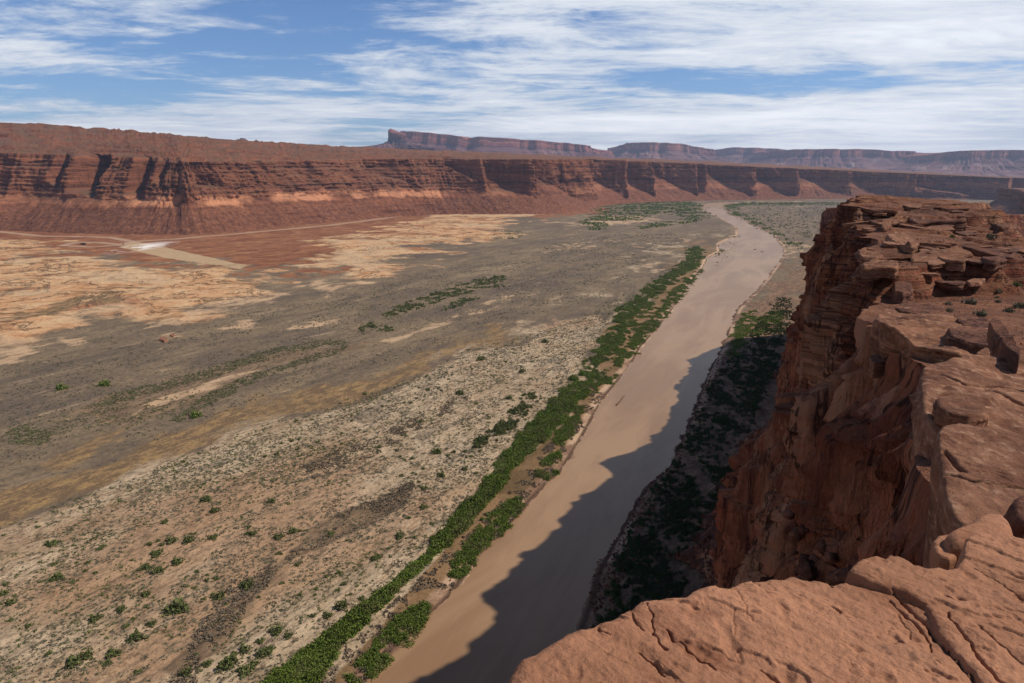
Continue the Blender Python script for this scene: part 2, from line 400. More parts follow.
heap = np.clip(1.2 - np.hypot((VX - P(144, 248)[0]) / 45, (VY - P(144, 248)[1]) / 130), 0, 1) * (fbm(VX / 30, VY / 60, 0, 3, 5) > -0.25)
attrs = {'zone_a': np.stack([zone['red'], zone['orange'], zone['pale']], -1).reshape(-1, 3),
         'zone_b': np.stack([zone['ochre'], zone['sand'], zone['brush']], -1).reshape(-1, 3),
         'zone_c': np.stack([zone['bank'], zone['white'], zone['mud']], -1).reshape(-1, 3),
         'zone_d': np.stack([road, wet, heap], -1).reshape(-1, 3)}
o = grid_mesh('valley_floor', np.stack([VX, VY, VZ], -1), M_VAL, flip=True, attrs=attrs)
finish(o, 'structure', 'broad dry valley floor of grey scrub flats, pale sand and orange slickrock')

# a coarse ground sheet below everything, out to the horizon
m, t = new_mat('desert_plain')
co = t.n('ShaderNodeTexCoord').outputs['Object']
n1 = t.noise(co, 1 / 900, 6, 0.6); n2 = t.noise(co, 1 / 120, 5, 0.6)
out(t, t.mix(t.step(n2, 0.4, 0.62), t.mix(t.step(n1, 0.4, 0.6), srgb(120, 76, 52), srgb(146, 104, 76)), srgb(110, 84, 62)), 0.95)
g = 45000
mesh_np('desert_ground', [(-g, -g, -H - 12), (g, -g, -H - 12), (g, g, -H - 12), (-g, g, -H - 12)], [(0, 1, 2, 3)], m)
finish(bpy.data.objects['desert_ground'], 'structure', 'flat desert ground reaching to the horizon')
M_PLAIN = m

# river
m, t = new_mat('muddy_water')
co = t.n('ShaderNodeTexCoord').outputs['Object']
fl = t.map(t.map(co, (1, 1, 1), (0, 0, math.radians(24))), (1.0, 0.22, 1))
n1 = t.noise(fl, 1 / 40, 5, 0.6, 0.5); n2 = t.noise(fl, 1 / 3.0, 4, 0.6); n3 = t.noise(co, 1 / 1.0, 3, 0.6)
n4 = t.noise(t.map(fl, (1, 0.5, 1)), 1 / 9, 6, 0.7, 0.8)
c = t.mix(t.step(n1, 0.40, 0.60), srgb(138, 106, 76), srgb(156, 123, 90))
c = t.mix(t.m('MULTIPLY', t.step(n4, 0.52, 0.66), 0.2), c, srgb(174, 142, 110))
out(t, c, t.m('ADD', 0.30, t.m('MULTIPLY', n4, 0.2)), t.m('ADD', t.m('ADD', n2, n4), t.m('MULTIPLY', n3, 0.5)), 0.35, 0.25, spec=0.2)
lft = river_r
RV = [(x, y, -H + 0.15) for x, y in RIV]
me = bpy.data.meshes.new('river')
# widen slightly so the banks cut the shoreline
xs = np.linspace(-700, 3200, 60); ys = np.linspace(-50, 5200, 80)
gx, gy = np.meshgrid(xs, ys)
riv_bb = grid_mesh('river', np.stack([gx, gy, np.full_like(gx, -H + 0.12)], -1), m)
finish(riv_bb, 'structure', 'wide muddy brown river winding up the valley')

# ------------------------------------------------------------------ far cliff wall across the valley
bl = [(-260, 232), (-150, 236), (0, 231), (60, 234), (120, 235.5), (200, 236), (300, 226), (400, 217), (440, 215.3), (480, 215.3), (520, 215.5), (560, 214), (592, 211), (600, 205.5), (650, 203), (700, 201), (760, 200.2), (860, 199), (980, 200), (1100, 203), (1250, 207)]
bl = np.array(bl); NS = 1900
sx = np.linspace(bl[0, 0], bl[-1, 0], NS)
sy = np.interp(sx, bl[:, 0], bl[:, 1])
kern = np.hanning(91); kern /= kern.sum()
sy = np.convolve(np.pad(sy, 45, mode='edge'), kern, 'valid')
base = P(sx, sy)[:, :2]
tang = np.gradient(base, axis=0); seg = np.linalg.norm(tang, axis=1); arc = np.cumsum(seg)
ks = np.hanning(441); ks /= ks.sum()
tn = np.stack([np.convolve(np.pad((tang / seg[:, None])[:, i], 220, mode='edge'), ks, 'valid') for i in (0, 1)], -1)
tn /= np.linalg.norm(tn, axis=1)[:, None]
inn = np.stack([-tn[:, 1], tn[:, 0]], -1)                     # into the cliff
dist = np.hypot(base[:, 0], base[:, 1])
rim_y = np.interp(sx, [-260, 0, 60, 100, 200, 300, 400, 500, 600, 700, 760, 860, 1000, 1250], [150, 158, 160, 161, 163, 162, 161, 160, 160.5, 164, 167, 171, 177, 186])
SKY = ([-260, 0, 50, 100, 200, 300, 400, 500, 600, 700, 800, 900, 1000, 1250], [116, 125, 127.5, 131, 139, 146, 150.5, 154, 158, 161.5, 166, 171, 176, 184])
# sawtooth recesses: (start px, end px, depth m, height above which it is cut 0..1, drop width px)
alc = [(12, 25, 60, .55, 3), (33, 60, 170, .45, 5), (88, 114, 95, .42, 1.5), (119, 137, 45, .62, 2), (222, 256, 110, .58, 2), (346, 354, 60, .66, 1), (398, 424, 100, .62, 2), (425, 432, 30, .4, 2), (470, 500, 110, .55, 3),
       (920, 990, 240, .1, 4), (1010, 1100, 240, .1, 4), (-60, -20, 120, .4, 4), (-140, -100, 160, .3, 4)]
NT_, NK, NP = 60, 150, 70
hr = []                                                        # height fraction of every row, then plateau rows
V = []
ztal = np.interp(sx, [-260, 500, 600, 1250], [.44, .42, .12, .08])     # talus top as a share of wall height
# debris cones: (left px, right px, height share at the left end, rise width px)
cones = [(512, 546, .72, 10), (562, 591, .80, 9), (612, 632, .72, 9), (645, 662, .66, 8), (676, 702, .80, 14), (728, 755, .84, 16), (774, 798, .80, 14), (812, 850, .8, 10), (862, 900, .7, 9), (580, 586, .4, 2), (636, 640, .4, 2), (706, 712, .35, 3), (804, 808, .4, 2)]
for (a, b, hp, wd) in cones:
    sh_ = np.clip((sx - a + wd) / wd, 0, 1) * np.clip(1 - (sx - a) / (b - a), 0, 1)
    ztal = np.maximum(ztal, ztal + (hp - ztal) * sh_ * (sx < b))
ztal = np.clip(ztal + 0.05 * fbm(arc / 60, 0 * arc, 0, 4, 88) * (sx > 500), 0.04, 0.86)
leftness = 1 - sst(sx, 470, 600)
rimz = (HZ - rim_y) / F * (base[:, 1] + 230) * math.cos(PIT) * 1.03
Hs = rimz + H
low = fbm(arc / 420, 0 * arc, 0, 4, 61)
rows = []; rz = []
for k in range(NT_ + NK):
    h = k / (NT_ + NK - 1)
    z = h * Hs
    # overall slope profile: talus then stepped wall
    tal_h = ztal * Hs
    run_t = tal_h / 0.66
    stair = np.floor(h * 14 + 0.6 * low) / 14
    wall_slope = np.where(leftness > 0.5, 1.3, 5.0)
    wall_slope = 1.3 * leftness + 6.0 * (1 - leftness)
    hh = np.maximum(h - ztal, 0) * Hs
    hq = hh / 13 + 0.5 * fbm(arc / 120, h * 0 + arc * 0, 0, 4, 5) + 0.25 * fbm(arc / 14, h * 5 + arc * 0, 0, 3, 6); hstep = 0.2 * hh + 0.8 * (np.floor(hq) + sst(hq - np.floor(hq), 0.0, 0.35)) * 13
    d = np.minimum(z, tal_h) / 0.66 + np.maximum(hstep, 0) / wall_slope
    up = sst(h, .84, .88); d = d + up * 10 * leftness
    # ribs and gullies
    rib = ridged(arc / 70, h * 1.2 + 0 * arc, 0, 4, 71)
    d = d + (rib * 16 - 4) * (0.35 + 0.5 * sst(h, .3, .6)) * (1 - 0.5 * leftness)
    d = d + fbm(arc / 150, h * 2.0 + 0 * arc, 0, 4, 33) * 24 * sst(h, 0, .2)
    d = d + fbm(arc / 22, h * 9 + 0 * arc, 0, 5, 35) * 6 * sst(h, 0, .1) + (blocks(arc, h * 200 + 0 * arc, 34, 40, 501) * 7 + blocks(arc, h * 200 + 0 * arc, 13, 14, 502) * 4) * sst(h, ztal, ztal + .06) + ridged(arc / 16, h * 3 + 0 * arc, 0, 3, 36) * 5 * sst(h, ztal, ztal + .1)
    d = d + low * 55 * sst(h, 0.0, .35) * leftness
    # gullies in the talus
    d = d + 6 * ridged(arc / 45, h * .8 + 0 * arc, 0, 3, 77) * sst(h, 0.0, .1) * (1 - sst(h, ztal - 0.05, ztal + .05))
    for (a, b, dm, h0, wd) in alc:
        tt = (sx - a) / (b - a)
        saw = np.clip((sx - a + wd) / wd, 0, 1) * np.clip(1 - tt, 0, 1) ** (0.8 if a < 450 else 1.0)
        saw = np.where((sx > a - wd) & (sx < b), saw, 0)
        hcut = h0 + (0.35 if a > 450 else 0.12) * np.clip(1 - tt, 0, 1) + 0.04 * fbm(arc / 60, 0 * arc, 0, 2, 8)     # debris cone climbs into the recess
        d = d + dm * saw * sst(h, hcut - 0.03, hcut + 0.03)
    rows.append(d); rz.append(z)
rows = np.array(rows); rz = np.array(rz)
X = base[None, :, 0] + inn[None, :, 0] * rows; Y = base[None, :, 1] + inn[None, :, 1] * rows; Z = -H + rz - 3 * (rz < 0.5)
# plateau: from the rim up to the skyline, then on (rows run straight away from the overlook)
rx_, ry_ = X[-1].copy(), Y[-1].copy(); rr = np.hypot(rx_, ry_); ux, uy = rx_ / rr, ry_ / rr
pxr = CX + F * ux / (uy * math.cos(PIT))
sky_d = np.interp(pxr, [-260, 0, 200, 400, 600, 1250], [900, 850, 800, 900, 1500, 2500])
an_ = np.arctan2(rx_, ry_); an_s = np.maximum.accumulate(np.convolve(np.pad(an_, 90, mode='edge'), np.hanning(181) / np.hanning(181).sum(), 'valid'))
rr_s = np.convolve(np.pad(rr, 90, mode='edge'), np.hanning(181) / np.hanning(181).sum(), 'valid')
skz = (HZ - np.interp(pxr, *SKY)) / F * (rr_s + sky_d)
skz = skz * uy * math.cos(PIT) * 1.03
rimz2 = Z[-1].copy()
for k in range(1, NP):
    f = k / (NP - 1)
    e = np.maximum((sky_d * 2.4) * f ** 1.8 + (rr_s - rr) * min(1, f * 5), 1.0 * k)
    kf = min(1, f * 5); aa = an_ * (1 - kf) + an_s * kf; RX, RY = (rr + e) * np.sin(aa), (rr + e) * np.cos(aa)
    q = np.clip((e - (rr_s - rr) * min(1, f * 5)) / sky_d, 0, 1)
    nb_ = fbm(RX / 260, RY / 260, 0, 4, 15)
    qq = np.clip(q * 6 + nb_ * 0.9, 0, 6)
    fr_ = qq - np.floor(qq)
    steps = np.clip((np.floor(qq) + sst(fr_, 0.0, 0.18) * 0.55 + fr_ * 0.45) / 6, 0, 1)
    zz = rimz2 + (skz - rimz2) * (0.35 * q + 0.65 * steps)
    zz = zz + (ridged(RX / 60, RY / 60, 0, 4, 94) * 7 * (0.25 + leftness)) * sst(q, 0, .08)
    e2 = (sky_d * 2.4) * f ** 1.8 - sky_d; zz = np.where(e2 > 0, skz - e2 * 0.03, zz)
    X = np.vstack([X, RX]); Y = np.vstack([Y, RY]); Z = np.vstack([Z, zz])

m, t = new_mat('red_wall_rock')
co = t.n('ShaderNodeTexCoord').outputs['Object']
geo = t.n('ShaderNodeNewGeometry')
nz = t.n('ShaderNodeSeparateXYZ', {0: geo.outputs['True Normal']}).outputs[2]
sz = t.n('ShaderNodeSeparateXYZ', {0: co}).outputs[2]
wz = t.noise(co, 1 / 400, 3)
zz = t.m('ADD', t.m('MULTIPLY', sz, 1 / 22), t.m('MULTIPLY', wz, 2.0))
sv = t.n('ShaderNodeCombineXYZ', {0: t.m('MULTIPLY', wz, 2.0), 1: 0.0, 2: zz}).outputs[0]
s1 = t.noise(sv, 1.0, 7, 0.78)
n1 = t.noise(co, 1 / 60, 6, 0.6); n2 = t.noise(co, 1 / 12, 6, 0.7)
vs = t.noise(t.map(co, (1, 1, 0.12)), 1 / 20, 6, 0.7)
c = t.mix(t.step(s1, 0.36, 0.62), srgb(84, 48, 34), srgb(144, 90, 62))
c = t.mix(t.m('MULTIPLY', t.step(s1, 0.60, 0.70), 0.6), c, srgb(190, 118, 84))
c = t.mix(t.m('MULTIPLY', t.step(vs, 0.48, 0.62), 0.45), c, srgb(62, 34, 27))
c = t.mix(t.m('MULTIPLY', t.m('MULTIPLY', t.step(s1, 0.47, 0.40), t.step(n2, 0.42, 0.55)), 0.75), c, srgb(48, 27, 22))
c = t.mix(t.m('MULTIPLY', t.step(n1, 0.56, 0.66), 0.5), c, srgb(150, 96, 66))
# pale orange bed half way up
bz = t.m('ADD', sz, t.m('MULTIPLY', t.m('SUBTRACT', n1, 0.5), 60))
band = t.m('MULTIPLY', t.m('MULTIPLY', t.step(bz, -112, -98), t.step(bz, -70, -86)), t.step(t.noise(co, 1 / 140, 5), 0.34, 0.52))
band = t.m('MULTIPLY', band, t.attr('bed').outputs[2])
c = t.mix(t.m('MULTIPLY', band, 0.85), c, t.mix(n2, srgb(188, 122, 84), srgb(216, 154, 114)))
# rubble slope and flat tops
slope = t.step(nz, 0.55, 0.85)
lowz = t.step(sz, -100, -125)
tal = t.mix(t.step(n2, 0.4, 0.62), srgb(102, 62, 44), srgb(134, 88, 62))
c = t.mix(t.m('MULTIPLY', t.m('MULTIPLY', slope, lowz), 0.85), c, tal)
topc = t.mix(t.step(n1, 0.42, 0.6), srgb(128, 82, 58), srgb(110, 84, 62))
topc = t.mix(t.m('MULTIPLY', t.step(n2, 0.54, 0.68), 0.8), topc, srgb(84, 66, 50))
c = t.mix(t.m('MULTIPLY', t.step(nz, 0.80, 0.95), t.step(sz, -96, -84)), c, topc)
c = t.mix(0.5, c, t.ramp(n2, [(0.3, (0.6, 0.6, 0.6)), (0.7, (1.3, 1.3, 1.3))]), 'MULTIPLY')
out(t, c, 0.95, t.m('ADD', t.m('MULTIPLY', s1, 1.2), t.m('ADD', n2, vs)), 0.8, 7.0)
M_WALL = m
bed = sst(sx, 60, 110) * (1 - sst(sx, 470, 560)) * 1.0 + 0.35 * (1 - sst(sx, 60, 110)) + 0.45 * sst(sx, 560, 600)
bedv = np.repeat(bed[None], X.shape[0], 0).ravel()
o = grid_mesh('canyon_wall', np.stack([X, Y, Z], -1), M_WALL, smooth=False, attrs={'bed': bedv})
finish(o, 'structure', 'long wall of dark red layered cliffs across the valley with plateau on top')

# plain beyond the cliffs, up to the foot of the mesas
a2 = np.radians(np.linspace(-50, 50, 260)); r2 = np.geomspace(6800, 30000, 90)
X2 = r2[:, None] * np.sin(a2)[None]; Y2 = r2[:, None] * np.cos(a2)[None]
pz = np.interp(r2, [6800, 9000, 12000, 30000], [-92, -98, -115, -200])[:, None] + 0 * X2
pz = np.where(r2[:, None] < 5200, np.minimum(pz, -60 - (5200 - r2[:, None]) * 0.1), pz)
pz += fbm(X2 / 900, Y2 / 900, 0, 5, 51) * 22 + ridged(X2 / 300, Y2 / 300, 0, 3, 52) * 8
m, t = new_mat('far_plain')
co = t.n('ShaderNodeTexCoord').outputs['Object']
n1 = t.noise(co, 1 / 700, 6, 0.65); n2 = t.noise(co, 1 / 150, 5, 0.65)
c = t.mix(t.step(n1, 0.40, 0.60), srgb(112, 72, 56), srgb(142, 108, 86))
c = t.mix(t.m('MULTIPLY', t.step(n2, 0.52, 0.66), 0.7), c, srgb(170, 140, 116))
out(t, c, 0.95, n2, 0.6, 20.0)
o = grid_mesh('far_plain', np.stack([X2, Y2, pz], -1), m, flip=True)
finish(o, 'structure', 'reddish brown plain between the cliffs and the far mesas')

# ------------------------------------------------------------------ distant mesas
m, t = new_mat('mesa_rock')
co = t.n('ShaderNodeTexCoord').outputs['Object']
hf = t.attr('height').outputs[2]
wz = t.noise(co, 1 / 1500, 3); n1 = t.noise(co, 1 / 250, 6, 0.65); n2 = t.noise(co, 1 / 60, 5, 0.7)
s1 = t.noise(t.n('ShaderNodeCombineXYZ', {0: wz, 1: 0.0, 2: t.m('ADD', t.m('MULTIPLY', hf, 9.0), t.m('MULTIPLY', wz, 1.2))}).outputs[0], 1.0, 6, 0.7)
c = t.mix(t.step(s1, 0.38, 0.62), srgb(96, 62, 60), srgb(128, 90, 84))
c = t.mix(t.m('MULTIPLY', t.step(n1, 0.56, 0.68), t.m('MULTIPLY', t.step(hf, 0.75, 0.55), 0.6)), c, srgb(178, 154, 144))
c = t.mix(t.m('MULTIPLY', t.step(hf, 0.70, 0.78), 0.7), c, t.mix(t.step(n2, 0.4, 0.6), srgb(110, 58, 46), srgb(160, 96, 74)))
out(t, c, 0.95, t.m('ADD', s1, n1), 0.7, 40.0)
M_MESA = m


def mesa(label, skyl, depth_y, foot_y, deep, seed, steep=0.40):
    """a mesa standing depth_y metres away; skyl = skyline points giving its crest"""
    sk = np.array(skyl, float); D = depth_y
    xw = (sk[:, 0] - CX) / F * D / math.cos(PIT) * 1.0
    fac = D * math.cos(PIT)
    xw = (sk[:, 0] - CX) / F * (D * math.cos(PIT))
    zt = D * np.tan(-(PIT - np.arctan((CY - sk[:, 1]) / F)) * -1 * -1) if False else D * np.tan(np.arctan((CY - sk[:, 1]) / F) - PIT)
    zf = D * math.tan(math.atan((CY - foot_y) / F) - PIT)
    n = 700
    x0, x1 = xw[0], xw[-1]; cxm = (x0 + x1) / 2; hw = (x1 - x0) / 2
    th = np.linspace(0, 2 * math.pi, n, endpoint=False)
    # rounded-rectangle plan
    ct, st = np.cos(th), np.sin(th)
    px_ = cxm + hw * np.sign(ct) * np.abs(ct) ** 0.55
    py_ = D + deep / 2 + deep / 2 * np.sign(st) * np.abs(st) ** 0.55
    nx, ny = ct / hw, st / (deep / 2); L = np.hypot(nx, ny); nx /= L; ny /= L
    wv_ = 1 + 0 * th
    emb = fbm(px_ / 1100, py_ / 1100, 0, 5, seed) * 420 + ridged(px_ / 420, py_ / 420, 0, 5, seed + 3) * 170
    zc = np.interp(px_, xw, zt)
    rows_, hf_ = [], []
    prof = [(1.0, -0.55), (1.0, -0.25), (1.0, 0.0), (0.97, 0.006), (0.93, 0.010), (0.88, 0.014), (0.84, 0.03), (0.82, 0.034), (0.76, 0.045), (0.70, 0.055), (0.66, 0.10), (0.60, 0.17), (0.585, 0.22), (0.54, 0.25), (0.47, 0.36), (0.40, 0.5), (0.38, 0.58), (0.31, 0.68), (0.24, 0.86), (0.16, 1.15), (0.08, 1.6), (0.0, 2.1), (-0.15, 2.6)]
    Ht = np.max(zt) - zf
    for hfr, of in prof:
        if of < 0:
            s_ = 1 + of * 1.6
            X_ = cxm + (px_ - emb * nx - cxm) * max(s_, 0.02); Y_ = D + deep / 2 + (py_ - emb * ny - D - deep / 2) * max(s_, 0.02)
            Z_ = np.interp(X_, xw, zt)
        else:
            off = of * Ht / steep * 0.55 - emb * (1 - of * 0.2) * 1.0
            off = off + min(of * 5, 1) * 70 * ridged(th * 60, of * 3.0 + 0 * th, 0, 4, seed + 19) + of * 160 * ridged(th * 24, of * 1.0 + 0 * th, 0, 4, seed + 9)
            X_ = px_ + nx * off; Y_ = py_ + ny * off
            Z_ = zf + (zc - zf) * hfr + (15 * fbm(X_ / 150, Y_ / 150, 0, 3, seed + 5) if hfr < 0.95 else 10 * fbm(X_ / 300, Y_ / 300, 0, 3, seed + 6))
        rows_.append(np.stack([X_, Y_, Z_], -1)); hf_.append(np.full(n, hfr))
    V_ = np.array(rows_)
    # refine rows
    R0 = np.arange(len(prof)); R1 = np.linspace(0, len(prof) - 1, 90)
    V2 = np.empty((90, n, 3)); h2 = np.empty((90, n))
    lo = np.floor(R1).astype(int).clip(0, len(prof) - 2); fr = R1 - lo
    V2 = V_[lo] * (1 - fr)[:, None, None] + V_[lo + 1] * fr[:, None, None]
    hfa = np.array(hf_); h2 = hfa[lo] * (1 - fr)[:, None] + hfa[lo + 1] * fr[:, None]
    o = grid_mesh('mesa', V2, M_MESA, wrap=True, flip=False, smooth=False, attrs={'height': h2.ravel()})
    return finish(o, 'structure', label)


mesa('distant long red mesa with a small knob at its left end', [(382, 133), (386, 131), (392, 129.5), (397, 132), (402, 130), (430, 132.5), (462, 136), (467, 139.5), (474, 137.5), (480, 137), (540, 140), (590, 144), (622, 149)], 11500, 170, 2600, 11)
mesa('small rocky knob standing on the left end of the long red mesa', [(382, 134), (388, 130.5), (392, 128.6), (396, 130), (402, 133)], 10900, 147, 200, 91, steep=0.9)
mesa('distant flat mesa behind the middle of the far cliffs', [(616, 146.5), (628, 142.5), (680, 143.5), (700, 147), (722, 149.5)], 13500, 172, 2400, 23)
mesa('distant mesa above the river bend', [(724, 149), (735, 147), (790, 149), (806, 151.5)], 15000, 172, 2200, 31)
mesa('distant mesa with a dark cliff band right of the river bend', [(790, 150.5), (802, 148.5), (868, 149), (884, 151), (905, 151), (930, 153.5), (948, 156)], 12500, 174, 2500, 43)
mesa('distant dark topped mesa at the right edge', [(948, 155), (958, 151), (985, 149.5), (1024, 150), (1110, 149), (1180, 152)], 10500, 177, 2600, 57)
mesa('tiny far butte just above the plateau skyline at left', [(238, 139.5), (241, 137.8), (246, 138), (249, 140)], 14000, 152, 160, 65, steep=1.6)
mesa('low hazy ridge sloping away behind the far cliffs', [(340, 152), (365, 147.5), (380, 146), (440, 147), (640, 151), (900, 157), (1150, 158)], 17500, 168, 3000, 77)

# ------------------------------------------------------------------ side canyon plateau at the right
sp = np.array([(2300, 3300), (1850, 2500), (1420, 1950), (1240, 1700), (1200, 1520), (1350, 1420), (1900, 1300), (2600, 1200)], float)
ds_ = np.r_[0, np.cumsum(np.hypot(*np.diff(sp, axis=0).T))]
ss = np.linspace(0, ds_[-1], 700)
rx = np.interp(ss, ds_, sp[:, 0]); ry = np.interp(ss, ds_, sp[:, 1])
k9 = np.hanning(61); k9 /= k9.sum()
rx = np.convolve(np.pad(rx, 30, mode='edge'), k9, 'valid'); ry = np.convolve(np.pad(ry, 30, mode='edge'), k9, 'valid')
tx, ty = np.gradient(rx), np.gradient(ry); L = np.hypot(tx, ty); nx, ny = ty / L * -1, tx / L   # into the plateau
emb = ridged(ss / 120, 0 * ss, 0, 4, 5) * 26 + fbm(ss / 300, 0 * ss, 0, 3, 6) * 60
rows_ = []
ztp = -80.0
for h in np.linspace(0, 1, 50):
    z = -H + h * (H + ztp)
    d = np.minimum(z + H, 55) / 0.7 + np.maximum(z + H - 55, 0) / 6 + np.floor(h * 9) * 3
    d = d + emb * (0.3 + 0.7 * h) + fbm(ss / 20, h * 8 + 0 * ss, 0, 3, 9) * 5 - 110
    rows_.append(np.stack([rx + nx * d, ry + ny * d, np.full_like(rx, z)], -1))
for q in np.linspace(0.02, 1, 26) ** 1.6:
    d = emb + H * 0 + 55 / 0.7 + (H + ztp - 55) / 6 + 24 - 110 + q * 800
    rows_.append(np.stack([rx + nx * d, ry + ny * d, ztp + q * 8 + fbm(ss / 90, q * 12 + 0 * ss, 0, 4, 12) * 5 * (0.2 + q)], -1))
o = grid_mesh('side_plateau', np.array(rows_), M_WALL, smooth=False, flip=False, attrs={'bed': np.zeros(len(rows_) * 700)})
finish(o, 'structure', 'lower reddish plateau with a shaded cliff edge behind the near promontory')

# ------------------------------------------------------------------ the near promontory
RIM = np.array([(-30, -60), (-4, -8), (-1.2, -1), (0.8, 1.6), (2.2, 2.8), (3.1, 4.0), (3.7, 5.2), (4.7, 7.0), (6.1, 9.8), (8.0, 12), (10.2, 14.5), (11.2, 17), (11.8, 19.5), (12.6, 22), (13.9, 26), (16.6, 32),
                (21, 41), (25.6, 50), (34, 67), (42, 84), (51, 105), (60, 125), (75, 155), (93, 190), (104, 215),
                (126, 237), (138, 259), (130, 274), (143, 300), (157, 320), (161, 333), (172, 360), (195, 393), (192, 414), (223, 441), (250, 488), (277, 555), (279, 577), (302, 626), (304, 660), (366, 738), (520, 800), (900, 860)], float)
RIM[:, 0] += 0.0


def rimx(y): return np.interp(y, RIM[:, 1], RIM[:, 0])


PROF = np.array([(-60, -2.3), (3.0, -2.35), (4.5, -2.9), (6.6, -3.3), (10, -3.9), (16, -5.0), (20, -5.4), (27, -6.15), (42, -7.6), (42.5, -7.1), (43.2, -7.0), (43.5, -6.5), (44.0, -6.4), (44.3, -5.95), (52, -6.15), (60, -6.5), (66, -6.6), (67.3, -6.0),
                 (80, -6.3), (97, -6.9), (98.2, -5.45), (110, -5.4), (140, -6.0), (152, -6.35), (153.5, -5.8), (200, -7.7), (260, -10.6), (350, -15.0), (500, -23), (700, -37), (900, -60)], float)


def ztop(x, y):
    r = np.hypot(x, y)
    yy = y + fbm(x / 5, y / 9, 0, 5, 120) * np.clip(r * 0.075, 0, 7) * sst(y, 14, 30) - 0.10 * (x - rimx(y)) * sst(y, 30, 60)
    z = np.interp(yy, PROF[:, 0], PROF[:, 1])
    amp = sst(y, 8, 30)
    z = z + fbm(x / 9, y / 9, 0, 4, 122) * 0.35 * amp + fbm(x / 2, y / 2, 0, 4, 123) * 0.09 * amp
    ter = fbm(x / 14, y / 22, 0, 4, 128) * 3.2
    z = z + sst(y, 46, 56) * (0.36 * (np.floor(ter) + sst(ter - np.floor(ter), .0, .07)) - 0.2) * (1 - sst(y, 400, 600) * .5)
    z = z - 0.05 * np.maximum(x - rimx(y) - 8, 0) * sst(y, 48, 75)
    back = 55 + (y - 75) * 0.584
    back = np.where(y < 75, 55 + (75 - y) * 0.25, back); back = np.maximum(back, rimx(y) + 19)
    bd = x - back + fbm(x / 12, y / 12, 0, 3, 130) * 5
    z = z - np.maximum(bd, 0) * 0.55 - 2.0 * sst(bd, 0, 3) - 0.02 * np.maximum(bd + 25, 0)
    return np.maximum(z, -150)


# column stations, closer together near the overlook
RIM[:, 0] -= 11 * sst(RIM[:, 1], 430, 560) * (1 - sst(RIM[:, 1], 760, 800))
yc = [-60.0]
while yc[-1] < 855:
    r = max(abs(yc[-1]), 2.5) if yc[-1] > -8 else 60
    yc.append(yc[-1] + np.clip(r * 0.0052, 0.03, 2.0) if yc[-1] > -8 else yc[-1] + 2.0)
yc = np.array(yc); ncol = len(yc)
rimj = fbm(yc / 9, 0 * yc, 0, 5, 140) * np.clip(yc * 0.03, 0.1, 5) + fbm(yc / 1.3, 0 * yc, 0, 4, 141) * np.clip(yc * 0.02, 0.05, 0.7)
xr = rimx(yc) + rimj
zr = ztop(xr, yc)
ar = np.r_[0, np.cumsum(np.hypot(np.diff(rimx(yc)), np.diff(yc)))]
OX, OY = -0.90, 0.40
niche = sst(yc, 9, 12.5) * (1 - sst(yc, 17.5, 20))
rows_ = []
ND = 330; full = -zr + 0 * zr
